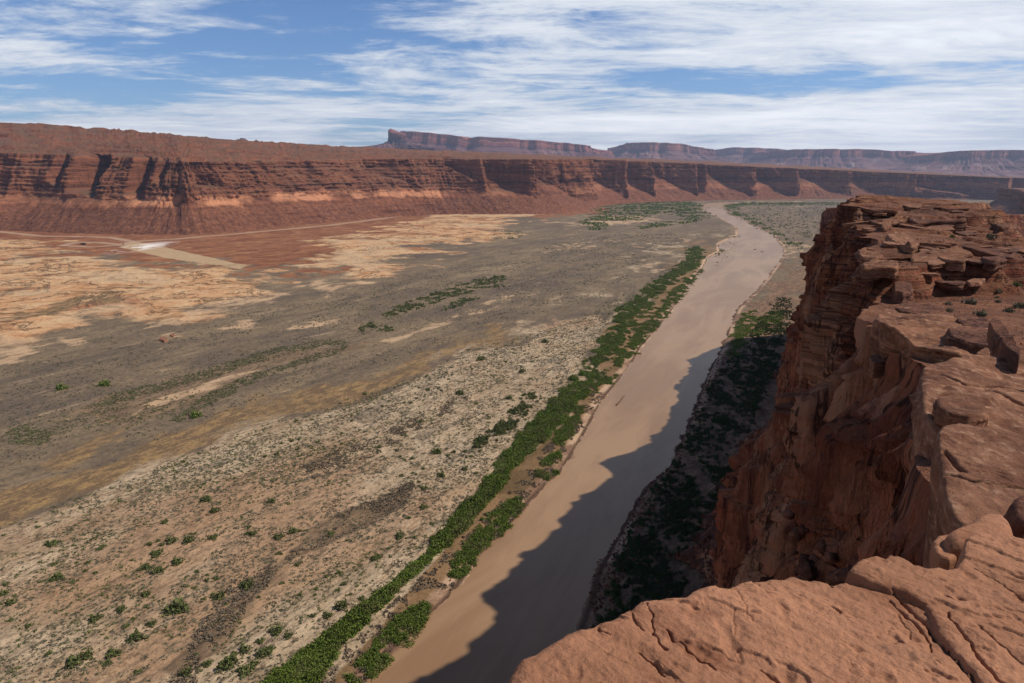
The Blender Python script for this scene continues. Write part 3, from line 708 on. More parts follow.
for k in range(ND):
    f = k / (ND - 1)
    d = (H + zr + 2) * (math.exp(4.2 * f) - 1) / (math.exp(4.2) - 1)
    near = np.clip(yc / 60, 0.05, 1)
    o_ = 0.055 * np.minimum(d, 130) + 0.03 * np.minimum(d, 4)
    o_ = o_ + np.maximum(d - 128, 0) * 1.0 + 4 * sst(d, 60, 110)
    amp = sst(d, 0.2, 6 * near + 1.0)
    zz = zr - d
    xx0, yy0 = xr + OX * o_, yc + OY * o_
    big = ridged(ar / 34, zz / 150, 0, 3, 150) * 5
    med = ridged(ar / 8 + 0.3 * fbm(zz / 12, ar / 12, 0, 2, 1), zz / 40, 0, 4, 151) * 3.6
    sml = fbm(ar / 2.6, zz / 7, ar / 50, 5, 152) * 1.1 + blocks(ar, zz, 5.5, 24, 511) * 1.7 * np.clip(yc / 25, .3, 1) + blocks(ar, zz, 1.9, 8, 512) * 0.75 + blocks(ar, zz, 0.65, 2.4, 513) * 0.25
    tin = ridged(ar / 0.9, zz / 3.0, 0, 4, 153) * 0.55
    wv1 = fbm(ar / 1.5, zz / 3, 0, 3, 157)
    ck = np.abs(vn(ar / 2.6 + 0.5 * wv1, zz / 26, 0, 155)); ck2 = np.abs(vn(ar / 0.9 + 0.5 * wv1, zz / 9, 0, 156)); ckh = np.abs(vn(ar / 14, zz / 3.4 + 0.4 * wv1, 0, 158))
    tin = tin - 1.3 * np.exp(-(ck / 0.055) ** 2) - 0.5 * np.exp(-(ck2 / 0.09) ** 2) - 0.6 * np.exp(-(ckh / 0.05) ** 2)
    bfar = fbm(ar / 60, zz / 80, 0, 3, 154) * 9
    kk = np.clip(yc / 70, 0.10, 1)
    o_ = o_ + amp * (big * kk * sst(d, 2, 22) + med * np.clip(yc / 30, .25, 1) + sml * np.clip(yc / 16, .4, 1) + tin + bfar * kk * sst(d, 5, 50))
    # blocky fracture faces: quantised outward steps
    cell = np.floor(fbm(ar / 3.2, zz / 22, 0, 3, 160) * 4 + 0.3 * fbm(ar / .8, zz / 6, 0, 2, 163)) + 1.2 * ridged(ar / 2.1, zz / 26, 0, 3, 161)
    o_ = o_ + amp * cell * 0.8 * np.clip(yc / 25, .2, 1)
    # beds near the top stick out and step back
    bed = fbm(zr * 0 + (d + 0.3 * fbm(ar / 10, 0 * ar, 0, 2, 3)) / 0.8, ar / 30, 0, 3, 162)
    o_ = o_ + bed * 0.55 * (1 - sst(d, 5, 12)) * sst(d, 0.0, 0.3) * (0.25 + 0.75 * sst(yc, 30, 50))
    # the column standing out below the rim and the rubble-floored niche beside it
    o_ = o_ + niche * (np.clip(d - 6.0, 0, 5.5) * 1.0)
    col_ = np.exp(-((yc - 27) / 5.0) ** 2)
    o_ = o_ + col_ * 1.6 * sst(d, 2, 7)
    tal = sst(d, 126, 140)
    o_ = o_ * 1.0 + tal * fbm(ar / 18, zz / 12, 0, 5, 166) * 7
    rows_.append(np.stack([xr + OX * o_, yc + OY * o_, zz], -1))
FACE = np.array(rows_)
cam_r = np.hypot(FACE[..., 0], FACE[..., 1])

m, t = new_mat('promontory_rock')
co = t.n('ShaderNodeTexCoord').outputs['Object']
geo = t.n('ShaderNodeNewGeometry'); nz = t.n('ShaderNodeSeparateXYZ', {0: geo.outputs['True Normal']}).outputs[2]
sz = t.n('ShaderNodeSeparateXYZ', {0: co}).outputs[2]
n0 = t.noise(co, 1 / 26, 4, 0.6); n1 = t.noise(co, 1 / 5, 6, 0.65); n2 = t.noise(co, 1 / 0.8, 6, 0.7); n3 = t.noise(co, 1 / 0.12, 4, 0.7)
vs = t.noise(t.map(co, (1, 1, 0.13), (0.12, 0, 0)), 1 / 2.2, 7, 0.72)
vb = t.noise(t.map(co, (1, 1, 0.16), (0.2, 0.1, 0)), 1 / 11, 5, 0.65)
c = t.mix(t.step(n1, 0.36, 0.64), srgb(112, 62, 44), srgb(156, 98, 70))
c = t.mix(t.m('MULTIPLY', t.step(vs, 0.49, 0.58), 0.7), c, srgb(76, 44, 34))
c = t.mix(t.m('MULTIPLY', t.step(vb, 0.525, 0.60), 0.5), c, srgb(190, 144, 112))  # pale upright patches: sun grazing the rock columns, painted into the colour
ckn = t.m('ABSOLUTE', t.m('SUBTRACT', t.noise(t.map(co, (1, 1, 0.2), (0.1, 0.05, 0)), 1 / 3.0, 5, 0.6, 0.5), 0.5))
c = t.mix(t.m('MULTIPLY', t.step(ckn, 0.022, 0.004), 0.8), c, srgb(36, 22, 18))
c = t.mix(t.m('MULTIPLY', t.step(vb, 0.45, 0.36), 0.5), c, srgb(124, 58, 38))
c = t.mix(t.m('MULTIPLY', t.step(vs, 0.42, 0.34), 0.5), c, srgb(196, 140, 108))
wz = t.noise(co, 1 / 30, 3)
lay = t.noise(t.n('ShaderNodeCombineXYZ', {0: t.m('MULTIPLY', wz, 2.0), 1: 0.0, 2: t.m('ADD', t.m('MULTIPLY', sz, 2.6), t.m('MULTIPLY', wz, 3.0))}).outputs[0], 1.0, 6, 0.7)
upr = t.m('MULTIPLY', t.step(sz, -20, -10), t.step(t.n('ShaderNodeSeparateXYZ', {0: co}).outputs[1], 30, 42))
c = t.mix(t.m('MULTIPLY', upr, t.m('MULTIPLY', t.step(lay, 0.52, 0.44), 0.85)), c, srgb(56, 32, 25))
flat = t.step(nz, 0.55, 0.85)
soil = t.mix(t.step(n1, 0.4, 0.64), srgb(112, 72, 52), srgb(138, 92, 66))
soil = t.mix(t.m('MULTIPLY', t.step(n2, 0.57, 0.66), 0.8), soil, srgb(98, 62, 46))
soil = t.mix(t.m('MULTIPLY', t.step(n3, 0.62, 0.70), 0.6), soil, srgb(196, 150, 120))
c = t.mix(t.m('MULTIPLY', flat, t.step(sz, -60, -40)), c, soil)
low = t.m('MULTIPLY', t.step(sz, -135, -150), t.step(nz, 0.35, 0.6))
c = t.mix(low, c, t.mix(t.step(n1, 0.45, 0.6), srgb(84, 52, 40), srgb(120, 76, 58)))
c = t.mix(0.4, c, t.ramp(n2, [(0.3, (0.6, 0.6, 0.6)), (0.7, (1.3, 1.28, 1.25))]), 'MULTIPLY')
hh = t.m('ADD', t.m('ADD', t.m('MULTIPLY', n2, 0.35), t.m('MULTIPLY', n3, 0.05)), t.m('ADD', t.m('MULTIPLY', vs, 1.0), t.m('MULTIPLY', t.m('MULTIPLY', lay, upr), 0.6)))
out(t, c, 0.92, hh, 1.0, 1.0)
M_PROM = m
o = grid_mesh('promontory_cliff', FACE, M_PROM, smooth=False, flip=True)
finish(o, 'structure', 'sheer shaded red cliff of the near promontory dropping to the river')
us = np.r_[0, np.geomspace(0.04, 1.0, 260)]
far_w = np.clip(np.abs(yc) * 1.2 + 14, 20, 190)
TX = xr[None] + us[:, None] * far_w[None]; TY = np.repeat(yc[None], len(us), 0)
TX = TX[0][None] * 0 + xr[None] + (np.r_[0, np.linspace(0.0, 1, 260) ** 1.5])[:, None] * far_w[None]
wgt = sst(TX - xr[None], 0, 0.5)
TZ = zr[None] * (1 - wgt) + ztop(TX, TY) * wgt
o = grid_mesh('promontory_top', np.stack([TX, TY, TZ], -1)[1:], M_PROM, smooth=False, flip=True)
finish(o, 'structure', 'stepped red brown top of the near promontory with sandy slopes')

# ------------------------------------------------------------------ foreground ledge
g0 = -1.65
lp = [(440, 900), (470, 760), (505, 683), (514, 668), (522, 661), (532, 655), (549, 645), (563, 636), (576, 627), (584, 627), (600, 621), (620, 614), (630, 607), (638, 600), (652, 597), (664, 597), (684, 595), (703, 590), (724, 588), (745, 583), (762, 580), (775, 577), (784, 575), (792, 574), (803, 577), (812, 578), (828, 579), (833, 581), (846, 580), (862, 584), (874, 587), (900, 592), (940, 600), (1100, 620), (1300, 900)]
lp2 = [(850, 573), (853, 567), (863, 560), (874, 559), (886, 561), (888, 557), (898, 556), (904, 560), (914, 566), (925, 570), (936, 569), (945, 571), (956, 568), (961, 560), (964, 545), (970, 539), (980, 536), (1000, 539), (1024, 543), (1100, 548), (1250, 560), (1400, 900), (1000, 900), (979, 683), (958, 659), (940, 636), (925, 607), (897, 593), (870, 583)]
L1, L2 = gp(lp, g0), gp(lp2, g0 + 0.02)
pxs = np.linspace(430, 1330, 900); pys = np.concatenate([np.linspace(515, 700, 330), np.linspace(702, 1100, 130)])
gxx, gyy = np.meshgrid(pxs, pys)
LW = P(gxx, gyy, g0); lx, ly = LW[..., 0], LW[..., 1]
jx = fbm(lx * 5, ly * 5, 0, 4, 201) * 0.022; jy = fbm(lx * 5, ly * 5, 0, 4, 202) * 0.022
s1_, s2_ = pg_sd(lx + jx, ly + jy, L1), pg_sd(lx + jx, ly + jy, L2)
GA = math.radians(-52)      # run of the bedding grain
gu = lx * math.cos(GA) + ly * math.sin(GA); gv = -lx * math.sin(GA) + ly * math.cos(GA)


def roll(s_, r0, dep_): return np.where(s_ > r0, 0, np.where(s_ > 0, -r0 * (1 - np.sqrt(np.clip(1 - (1 - s_ / r0) ** 2, 0, 1))), -r0 + s_ * dep_))


relief = 0.030 * fbm(gu * 1.0, gv * 1.8, 0, 3, 211) + 0.005 * blocks(gu, gv, .35, .12, 233) * 0.4 + 0.008 * fbm(gu * 4, gv * 9, 0, 5, 213) + 0.006 * fbm(lx * 30, ly * 30, 0, 3, 214)
ter = fbm(gu * 0.6, gv * 1.9, 0, 6, 217) * 3.6
relief = relief + 0.010 * (np.floor(ter) + sst(ter - np.floor(ter), 0, 0.035)) 
pit = np.clip(fbm(lx * 9, ly * 9, 0, 3, 219) - 0.42, 0, 1) * 0.05
t1 = g0 + relief - pit + roll(s1_, 0.07, 3.5) + 0.02
t2 = g0 + 0.045 + relief * 0.9 - pit + roll(s2_, 0.022, 6.0)
cracks = [([(889, 602), (898, 609), (907, 618), (917, 627), (925, 636), (930, 645), (931, 654)], .05, .008), ([(948, 620), (951, 628), (966, 646), (979, 664), (990, 676), (1010, 695)], .06, .009),
          ([(627, 611), (634, 624), (642, 636)], .02, .006), ([(647, 606), (652, 622), (652, 636), (660, 650), (665, 657)], .03, .007), ([(667, 636), (672, 646), (678, 649), (690, 660), (703, 667), (713, 672)], .035, .008),
          ([(598, 631), (601, 637), (609, 641)], .03, .007), ([(637, 659), (650, 669), (665, 683)], .03, .007), ([(828, 579), (830, 588)], .04, .007), ([(828, 608), (838, 617), (848, 618)], .03, .008),
          ([(760, 672), (768, 677), (778, 683)], .04, .009), ([(970, 573), (1000, 592), (1024, 606)], .02, .006), ([(975, 632), (990, 645), (1024, 668)], .02, .006), ([(893, 595), (905, 607), (925, 625), (935, 640), (950, 655), (962, 668), (975, 683), (985, 700)], .05, .010),
          ([(735, 595), (742, 612), (748, 625)], .012, .005), ([(500 + 905 / 3.94, 540 + 300 / 3.94), (500 + 910 / 3.94, 540 + 390 / 3.94)], .012, .004), ([(944, 604), (952, 607), (958, 606)], .03, .007), ([(898, 614), (905, 628), (911, 640)], .015, .005)]
cr = 0
for pts, dp, wd in cracks:
    dd = pl_dist(lx + jx * 1.0 + 0.012 * fbm(lx * 28, ly * 28, 0, 3, 78), ly + jy * 1.0 + 0.012 * fbm(lx * 28, ly * 28, 0, 3, 79), gp(pts, g0)); cr = cr + dp * 0.8 * np.exp(-(dd / (wd * (0.42 + 0.25 * fbm(lx * 8, ly * 8, 0, 2, 77)))) ** 2) + 0.006 * np.exp(-(dd / 0.03) ** 2)
fine_cr = np.abs(fbm(gu * 1.7, gv * 3.4, 0, 4, 231)); cr = cr + 0.004 * np.exp(-(fine_cr / 0.008) ** 2)
lz = np.maximum(t1, t2) - cr
lz = np.maximum(lz, g0 - 2.6)

m, t = new_mat('ledge_rock')
co = t.n('ShaderNodeTexCoord').outputs['Object']
cg = t.map(t.map(co, (1, 1, 1), (0, 0, math.radians(52))), (0.35, 1, 1))
n0 = t.noise(co, 1.1, 5, 0.6); n1 = t.noise(cg, 4.5, 7, 0.62, 0.4); n2 = t.noise(co, 28, 6, 0.7); n3 = t.noise(co, 160, 4, 0.7); n4 = t.noise(co, 3.2, 5, 0.7)
c = t.mix(t.step(n0, 0.35, 0.66), srgb(152, 106, 78), srgb(172, 122, 92))
c = t.mix(t.m('MULTIPLY', t.step(n1, 0.52, 0.70), 0.55), c, srgb(184, 132, 98))
c = t.mix(t.m('MULTIPLY', t.step(n1, 0.46, 0.32), 0.6), c, srgb(118, 72, 50))
c = t.mix(t.m('MULTIPLY', t.m('MULTIPLY', t.step(n4, 0.55, 0.68), t.step(n2, 0.42, 0.58)), 0.65), c, srgb(84, 64, 54))
c = t.mix(0.45, c, t.ramp(n2, [(0.3, (0.7, 0.68, 0.66)), (0.7, (1.2, 1.2, 1.2))]), 'MULTIPLY')
c = t.mix(0.30, c, t.ramp(n3, [(0.35, (0.7, 0.7, 0.7)), (0.65, (1.25, 1.25, 1.25))]), 'MULTIPLY')
out(t, c, 0.88, t.m('ADD', t.m('ADD', t.m('MULTIPLY', n1, 0.55), t.m('MULTIPLY', n2, 0.22)), t.m('MULTIPLY', n3, 0.06)), 0.9, 0.06, spec=0.15)
M_LEDGE = m
o = grid_mesh('rock_ledge', np.stack([lx, ly, lz], -1), M_LEDGE, flip=False)
finish(o, 'structure', 'cracked orange brown sandstone ledge at the overlook edge')

# ------------------------------------------------------------------ loose slabs and blocks on the promontory
M_SLAB = rock_mat('slab_rock', srgb(140, 96, 70), srgb(180, 138, 106), srgb(98, 64, 48), 1.0, 0.06, strata=0.28, bs=1.0, grain=(1, 1, 2.2))
M_BLOCK = rock_mat('block_rock', srgb(150, 106, 80), srgb(196, 156, 124), srgb(108, 70, 52), 0.6, 0.08, strata=0.0, varnish=0.0, grain=(1.0, 0.45, 1.6), rot=(0, 0, 0.6), bs=1.0)
M_DARK = rock_mat('varnished_rock', srgb(116, 76, 58), srgb(150, 108, 84), srgb(76, 48, 38), 0.8, 0.05, strata=0.22, bs=0.7)


def slab(name, outline, zc, thick, gx=0.0, gy=0.0, mat=None, seed=1, bev=0.10, rough=0.03, label=None, group=None, under=0.0, layers=0, crackl=None, dome=0.0, N=240, sink=0.0):
    """a rock: plan outline from where its top edge meets its own tilted top plane, real thickness below"""
    oc = np.array(outline, float)
    W = P(oc[:, 0], oc[:, 1], zc, gx, gy) if (gx or gy) else P(oc[:, 0], oc[:, 1], zc)
    c0 = W.mean(0)
    # plane z = zc + gx*x + gy*y : centre height reported relative to the camera
    per = np.linalg.norm(np.diff(np.vstack([W, W[:1]]), axis=0)[:, :2], axis=1); cum = np.r_[0, np.cumsum(per)]
    Wc = np.vstack([W, W[:1]]); u = np.linspace(0, cum[-1], N, endpoint=False)
    ring = np.stack([np.interp(u, cum, Wc[:, i]) for i in range(3)], -1)
    kk = np.hanning(2 * int(3 + N * 0.012) + 1); kk /= kk.sum(); h_ = len(kk) // 2
    ring = np.stack([np.convolve(np.r_[ring[-h_:, i], ring[:, i], ring[:h_, i]], kk, 'valid') for i in range(3)], -1)
    size = cum[-1] / 6.28
    rad = ring - c0
    rl = np.linalg.norm(rad[:, :2], axis=1); nrm = rad[:, :2] / rl[:, None]
    nz_ = lambda x, y, z, s_: fbm(x / size * s_, y / size * s_, z / size * s_, 4, seed)
    rows = []
    br = bev * size
    NI = 46
    for k in range(NI):
        f = (k + 0.02) / (NI - 1) * 1.0
        f = min(f, 1.0)
        p = c0 + rad * f
        edge_d = (1 - f) * rl
        drop = np.where(edge_d < br, br - np.sqrt(np.clip(br ** 2 - (br - edge_d) ** 2, 0, None)), 0)
        rel = nz_(p[:, 0], p[:, 1], p[:, 2] * 0, 2.2) * rough * size * 1.5 + nz_(p[:, 0], p[:, 1], 0 * p[:, 2], 9) * rough * size * 0.35
        tq = nz_(p[:, 0] * .6, p[:, 1], 0 * p[:, 2], 2.0) * 6
        rel = rel + rough * size * 0.55 * (np.floor(tq) + sst(tq - np.floor(tq), 0, .15)) * 0.5
        rel = rel + fbm(p[:, 0] / size * 30, p[:, 1] / size * 30, 0, 3, seed + 31) * 0.006 * size
        q = p.copy(); q[:, 2] = p[:, 2] - drop + rel + dome * size * (1 - f * f)
        if crackl:
            for pts in crackl:
                cw = P(np.array(pts)[:, 0], np.array(pts)[:, 1], zc, gx, gy)[:, :2]
                dd_ = pl_dist(p[:, 0], p[:, 1], [tuple(v) for v in cw]); q[:, 2] -= 0.07 * size * np.exp(-(dd_ / (0.016 * size)) ** 2)
        rows.append(q)
    last = rows[-1]
    NK_ = 40
    for k in range(1, NK_ + 1):
        f = k / NK_; zd = f * thick
        p = last.copy(); p[:, 2] = last[:, 2] * (1 - f) + (c0[2] - thick + (last[:, 2] - c0[2]) * (0.3 if thick > .8 else 1)) * f
        off = fbm(p[:, 0] / size * 3, p[:, 1] / size * 3, p[:, 2] / size * 3, 4, seed + 5) * 0.10 * size
        if layers:
            lv = np.floor(f * layers + 0.25 * fbm(u / size * 1.5, 0 * u, 0, 2, seed)); off = off + _h(lv.astype(int), lv.astype(int) * 0, lv.astype(int) * 0, seed) * 0.05 * size
        off = off - under * zd * (1 - 0.3 * np.sin(u / size)) + 0.25 * br * math.sin(min(f * 4, 1) * math.pi / 2)
        p[:, :2] = p[:, :2] + nrm * off[:, None]
        rows.append(p)
    rows.append(rows[-1] * 0.5 + np.array([c0[0], c0[1], c0[2] - thick]) * 0.5)
    rows.append(np.repeat([[c0[0], c0[1], c0[2] - thick]], N, 0))
    V_ = np.array(rows); V_[..., 2] -= sink
    org = np.array([c0[0], c0[1], c0[2] - thick])
    o = grid_mesh(name, V_ - org, mat or M_SLAB, wrap=True, smooth=True)
    o.location = org
    o.data.polygons.foreach_set('use_smooth', np.zeros(len(o.data.polygons), bool)) if rough > 0.05 else None
    finish(o, None, label, 'rock', group)
    return o


def hit_top(px, py):
    a, b = P(px, py, -2.0), None
    dirv = a / np.linalg.norm(a); tt = np.linspace(8, 260, 2600)
    pts = dirv[None] * tt[:, None]; z = ztop(pts[:, 0], pts[:, 1]); k = np.argmax(pts[:, 2] < z)
    return pts[k], tt[k], z[k]


GR = 'loose slabs and blocks on the promontory'
slab('rock_block', [(937, 432), (941, 425), (958, 421), (975, 423), (1000, 428), (1024, 436), (1060, 450), (1120, 480), (1120, 540), (1024, 532), (1000, 528), (975, 526), (962, 528), (952, 518), (945, 500), (943, 480), (940, 462), (938, 448)],
     -2.45, 2.6, 0.02, -0.02, M_BLOCK, 3, bev=0.07, rough=0.025, label='big pale brown block with a long crack, right behind the foreground ledge', layers=0, under=0.10, crackl=[[(948, 473), (975, 480), (1000, 484), (1024, 488), (1060, 496)], [(945, 450), (955, 462), (965, 470)]])
slab('rock_block', [(920, 372), (926, 362), (945, 360), (977, 357), (1000, 359), (1030, 364), (1100, 390), (1120, 440), (1040, 443), (1000, 433), (965, 426), (940, 432), (926, 420), (921, 404), (919, 388)],
     -3.0, 3.2, 0.0, -0.02, M_BLOCK, 8, bev=0.06, rough=0.03, label='broad tilted block carrying an oval rock plate', under=0.08, crackl=[[(985, 390), (1010, 400), (1040, 412)], [(940, 375), (965, 385), (1000, 388), (1030, 396)]])
slab('rock_plate', [(935, 398), (945, 394), (965, 393), (980, 398), (988, 406), (986, 414), (970, 416), (950, 414), (938, 406)],
     -2.74, 0.16, 0.0, -0.02, M_SLAB, 12, bev=0.12, rough=0.03, label='oval rock plate lying on the broad block', dome=0.02)
slab('boulder', [(932, 540), (938, 534), (948, 533), (960, 535), (962, 545), (958, 556), (950, 560), (940, 556), (934, 550)],
     -1.78, 0.5, 0, 0, M_LEDGE, 15, bev=0.25, rough=0.03, label='small upright boulder wedged behind the ledge, beside the smooth low rock', under=0.1)
slab('boulder', [(944, 533), (955, 524), (972, 516), (990, 510), (1004, 511), (1012, 518), (1016, 528), (1014, 541), (995, 546), (970, 546), (950, 542)],
     -1.72, 0.6, 0, 0.0, M_LEDGE, 19, bev=0.35, rough=0.02, label='smooth low rock between the ledge and the cracked block', dome=0.04)
slab('boulder', [(1009, 502), (1014, 496), (1024, 492), (1045, 494), (1055, 510), (1045, 524), (1024, 524), (1014, 514)],
     -1.75, 0.45, 0, 0, M_DARK, 23, bev=0.3, rough=0.03, label='dark angular boulder at the right edge beside the cracked block', dome=0.05)
slab('rock_block', [(874, 318), (879, 311), (893, 306), (915, 306), (945, 312), (975, 322), (1000, 336), (1008, 344), (990, 352), (970, 356), (940, 352), (915, 342), (895, 331), (880, 325)],
     -4.75, 2.7, 0.0, -0.01, M_SLAB, 27, bev=0.03, rough=0.03, label='long wedge shaped block with a smooth brown side, below the stacked plates', under=0.12, layers=3)
slab('rock_plate', [(894, 309), (900, 303), (915, 302), (932, 304), (945, 309), (951, 314), (940, 316), (920, 313), (903, 312)],
     -4.55, 0.22, 0.0, -0.02, M_DARK, 31, bev=0.08, rough=0.04, label='thin dark plate at the left end of the plate pile')
slab('rock_plate', [(953, 314), (960, 312), (975, 314), (989, 319), (992, 326), (985, 330), (970, 326), (957, 320)],
     -4.45, 0.28, 0.0, -0.02, M_DARK, 35, bev=0.08, rough=0.04, label='flat plate in the middle of the plate pile')
slab('rock_plate', [(948, 329), (960, 326), (980, 328), (1000, 331), (1006, 338), (1003, 345), (985, 345), (965, 340), (950, 335)],
     -4.5, 0.30, 0.0, -0.01, M_DARK, 38, bev=0.06, rough=0.04, label='low split plate in front of the plate pile', layers=3)
slab('rock_plate', [(989, 321), (993, 318), (999, 319), (1007, 328), (1014, 339), (1021, 351), (1019, 357), (1012, 352), (1002, 341), (994, 331)],
     -4.35, 0.35, 0.30, -0.1, M_DARK, 41, bev=0.05, rough=0.03, label='pointed slab tipped on edge at the right end of the plate pile')
slab('rock_plate', [(976, 352), (985, 347), (1005, 349), (1024, 353), (1045, 360), (1040, 368), (1015, 366), (990, 362), (978, 358)],
     -3.7, 0.35, 0.0, -0.01, M_SLAB, 44, bev=0.06, rough=0.04, label='light slab between the plate pile and the broad block', layers=2)
slab('rock_plate', [(869, 357), (876, 350), (888, 347), (897, 350), (896, 357), (885, 361), (874, 361)],
     -5.6, 0.5, 0.0, -0.02, M_SLAB, 47, bev=0.08, rough=0.04, label='small slab jutting from the cliff edge above the dark niche')
slab('rock_plate', [(966, 281), (972, 278), (983, 277), (986, 279), (980, 282), (970, 283)], -6.7, 0.14, 0, 0, M_BLOCK, 51, bev=0.1, rough=0.03, label='pale thin slab lying on the sandy slope below the dark rock band', N=90)
far_slabs = [([(880, 229), (884, 224), (895, 214), (901, 212), (899, 219), (888, 229)], -6.6, .5, 'narrow slab leaning diagonally near the cliff edge on the promontory top', M_SLAB),
             ([(908, 214), (912, 209), (925, 210), (945, 213), (962, 217), (968, 221), (955, 221), (935, 220), (915, 221), (909, 219)], -6.1, 1.0, 'wide dark shelf of rock with a shadowed underside on the upper promontory', M_DARK),
             ([(886, 234), (893, 232), (905, 233), (914, 238), (920, 244), (912, 247), (900, 243), (890, 239)], -6.1, .8, 'pale striped boulder near the cliff edge on the promontory top', M_BLOCK),
             ([(918, 243), (925, 239), (933, 240), (940, 246), (938, 252), (926, 252), (919, 250)], -6.1, .7, 'rounded boulder beside the pale striped boulder', M_SLAB),
             ([(937, 251), (945, 247), (957, 248), (967, 257), (965, 262), (950, 261), (938, 258)], -6.05, .6, 'flat grey brown slab above the dark rock band', M_SLAB),
             ([(857, 251), (866, 247), (878, 250), (884, 255), (876, 258), (862, 257)], -6.6, .5, 'slab sticking out over the cliff at the left of the promontory top', M_SLAB),
             ([(862, 262), (880, 259), (898, 262), (897, 267), (880, 266), (864, 266)], -6.4, .8, 'thick brown ledge block at the cliff edge above the strata', M_SLAB),
             ([(980, 252), (990, 248), (1002, 251), (1006, 258), (996, 262), (984, 260)], -6.1, .6, 'dark rock lump on the right part of the promontory top', M_DARK),
             ([(985, 216), (995, 219), (1010, 228), (1000, 229), (988, 222)], -6.4, .7, 'dark slab on the falling right skyline of the promontory', M_DARK),
             ([(894, 283), (904, 279), (912, 283), (912, 290), (903, 293), (895, 290)], -7.0, 1.1, 'reddish boulder under the strata band near the cliff edge', M_DARK)]
for i, (ol, zc, th_, lb, mt) in enumerate(far_slabs):
    th_ = th_ * 0.8; zc = float(hit_top(np.mean([p[0] for p in ol]), max(p[1] for p in ol))[2]) + 0.55 * th_
    slab('rock_slab' if i % 2 == 0 else 'boulder', ol, zc, th_, 0, 0, mt, 60 + i * 3, bev=0.05, rough=0.04, layers=4, label=lb, N=110)

protos_s = []
for i in range(7):
    r7 = np.random.default_rng(900 + i); th = np.linspace(0, 2 * np.pi, 9, endpoint=False)
    rad_ = r7.uniform(.62, 1.05, 9)
    o = slab('rock_slab', [(512 + 60 * a * math.cos(b), 900 + 42 * a * math.sin(b)) for a, b in zip(rad_, th)], -6.0, 0.35, 0, 0, (M_DARK, M_SLAB, M_BLOCK)[i % 3 if i < 6 else 0], 910 + i, bev=.04, rough=.05, layers=4, N=72)
    co_ = np.empty(len(o.data.vertices) * 3); o.data.vertices.foreach_get('co', co_); co_ = co_.reshape(-1, 3)
    mx = np.abs(co_[:, :2]).max(); co_[:, :2] /= mx; co_[:, 2] /= 0.40; o.data.vertices.foreach_set('co', co_.ravel()); o.data.update()
    protos_s.append(o.data); bpy.data.objects.remove(o)
rs = np.random.default_rng(33); cnt = 0
while cnt < 125:
    y = rs.uniform(44, 135); x = rimx(y) + rs.uniform(0.2, 34) * (y / 80)
    if x > 55 + (y - 75) * 0.584 - 6 and y > 60: continue
    if fbm(x / 8, y / 8, 0, 3, 77) < (0.02 if x - rimx(y) < 16 else 0.22): continue
    sz_ = rs.uniform(.25, 1.0) ** 2 * 2.8 * (y / 80) ** .5 + .25
    o = bpy.data.objects.new('rock_slab', protos_s[rs.integers(0, 7)]); COL.objects.link(o)
    h_ = sz_ * rs.uniform(.12, .30)
    o.scale = (sz_, sz_ * rs.uniform(.6, 1), h_); o.rotation_euler = (rs.uniform(-.12, .22), rs.uniform(-.16, .16), rs.uniform(0, 6.28)); o.location = (x, y, float(ztop(np.array(x), np.array(y))) - .25 * h_)
    finish(o, None, 'weathered brown slab among the many strewn over the upper promontory', 'rock', 'weathered slabs on the upper promontory'); cnt += 1

# ------------------------------------------------------------------ vegetation
def leaf_mat(name, c1, c2, c3):
    m, t = new_mat(name)
    co = t.n('ShaderNodeTexCoord').outputs['Object']
    rnd = t.n('ShaderNodeNewGeometry').outputs['Random Per Island']
    n = t.noise(co, 1 / 9, 4, 0.6)
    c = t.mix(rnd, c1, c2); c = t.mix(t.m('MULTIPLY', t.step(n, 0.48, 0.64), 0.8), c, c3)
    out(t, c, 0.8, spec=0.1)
    return m


M_LUSH = leaf_mat('thicket_leaves', (0.070, 0.110, 0.016), (0.180, 0.225, 0.040), (0.165, 0.160, 0.055))
M_BUSH = leaf_mat('bush_leaves', (0.075, 0.092, 0.026), (0.160, 0.170, 0.058), (0.105, 0.118, 0.040))
M_SAGE = leaf_mat('scrub_twigs', (0.110, 0.100, 0.062), (0.190, 0.165, 0.105), (0.095, 0.095, 0.050))
M_OLIVE = leaf_mat('olive_brush', (0.125, 0.115, 0.055), (0.20, 0.18, 0.09), (0.11, 0.12, 0.045))
M_TWIG = leaf_mat('dry_twigs', (0.16, 0.12, 0.08), (0.26, 0.195, 0.13), (0.14, 0.11, 0.075))
M_DARKLEAF = leaf_mat('shade_toned_leaves', (0.035, 0.060, 0.018), (0.065, 0.100, 0.030), (0.070, 0.070, 0.036))  # darker leaf colour with the promontory's shadow painted in


def clump(n, seed, flat=0.75, leaf=0.34):
    """unit bush of n small leaf sprays spread through an uneven dome"""
    r = np.random.default_rng(seed)
    th = r.uniform(0, 2 * np.pi, n); u = r.uniform(0, 1, n); ph = np.arccos(u)
    rad = r.uniform(0.35, 1, n) ** 0.5 * (0.8 + 0.28 * np.sin(th * 3 + seed) + 0.12 * np.sin(th * 7 + seed * 2))
    c = np.stack([np.sin(ph) * np.cos(th) * rad, np.sin(ph) * np.sin(th) * rad, np.cos(ph) * rad * flat * 1.25 + 0.08], -1)
    a = r.normal(size=(n, 3)); a /= np.linalg.norm(a, axis=1)[:, None]
    b = np.cross(a, r.normal(size=(n, 3))); b /= np.linalg.norm(b, axis=1)[:, None]
    s = leaf * r.uniform(0.6, 1.3, (n, 1))
    V_ = np.stack([c - a * s - b * s * .5, c + a * s - b * s * .6, c + a * s * .8 + b * s * .6, c - a * s * .9 + b * s * .5], 1)
    V_[..., 2] = np.maximum(V_[..., 2], -0.05)
    return V_.reshape(-1, 3)


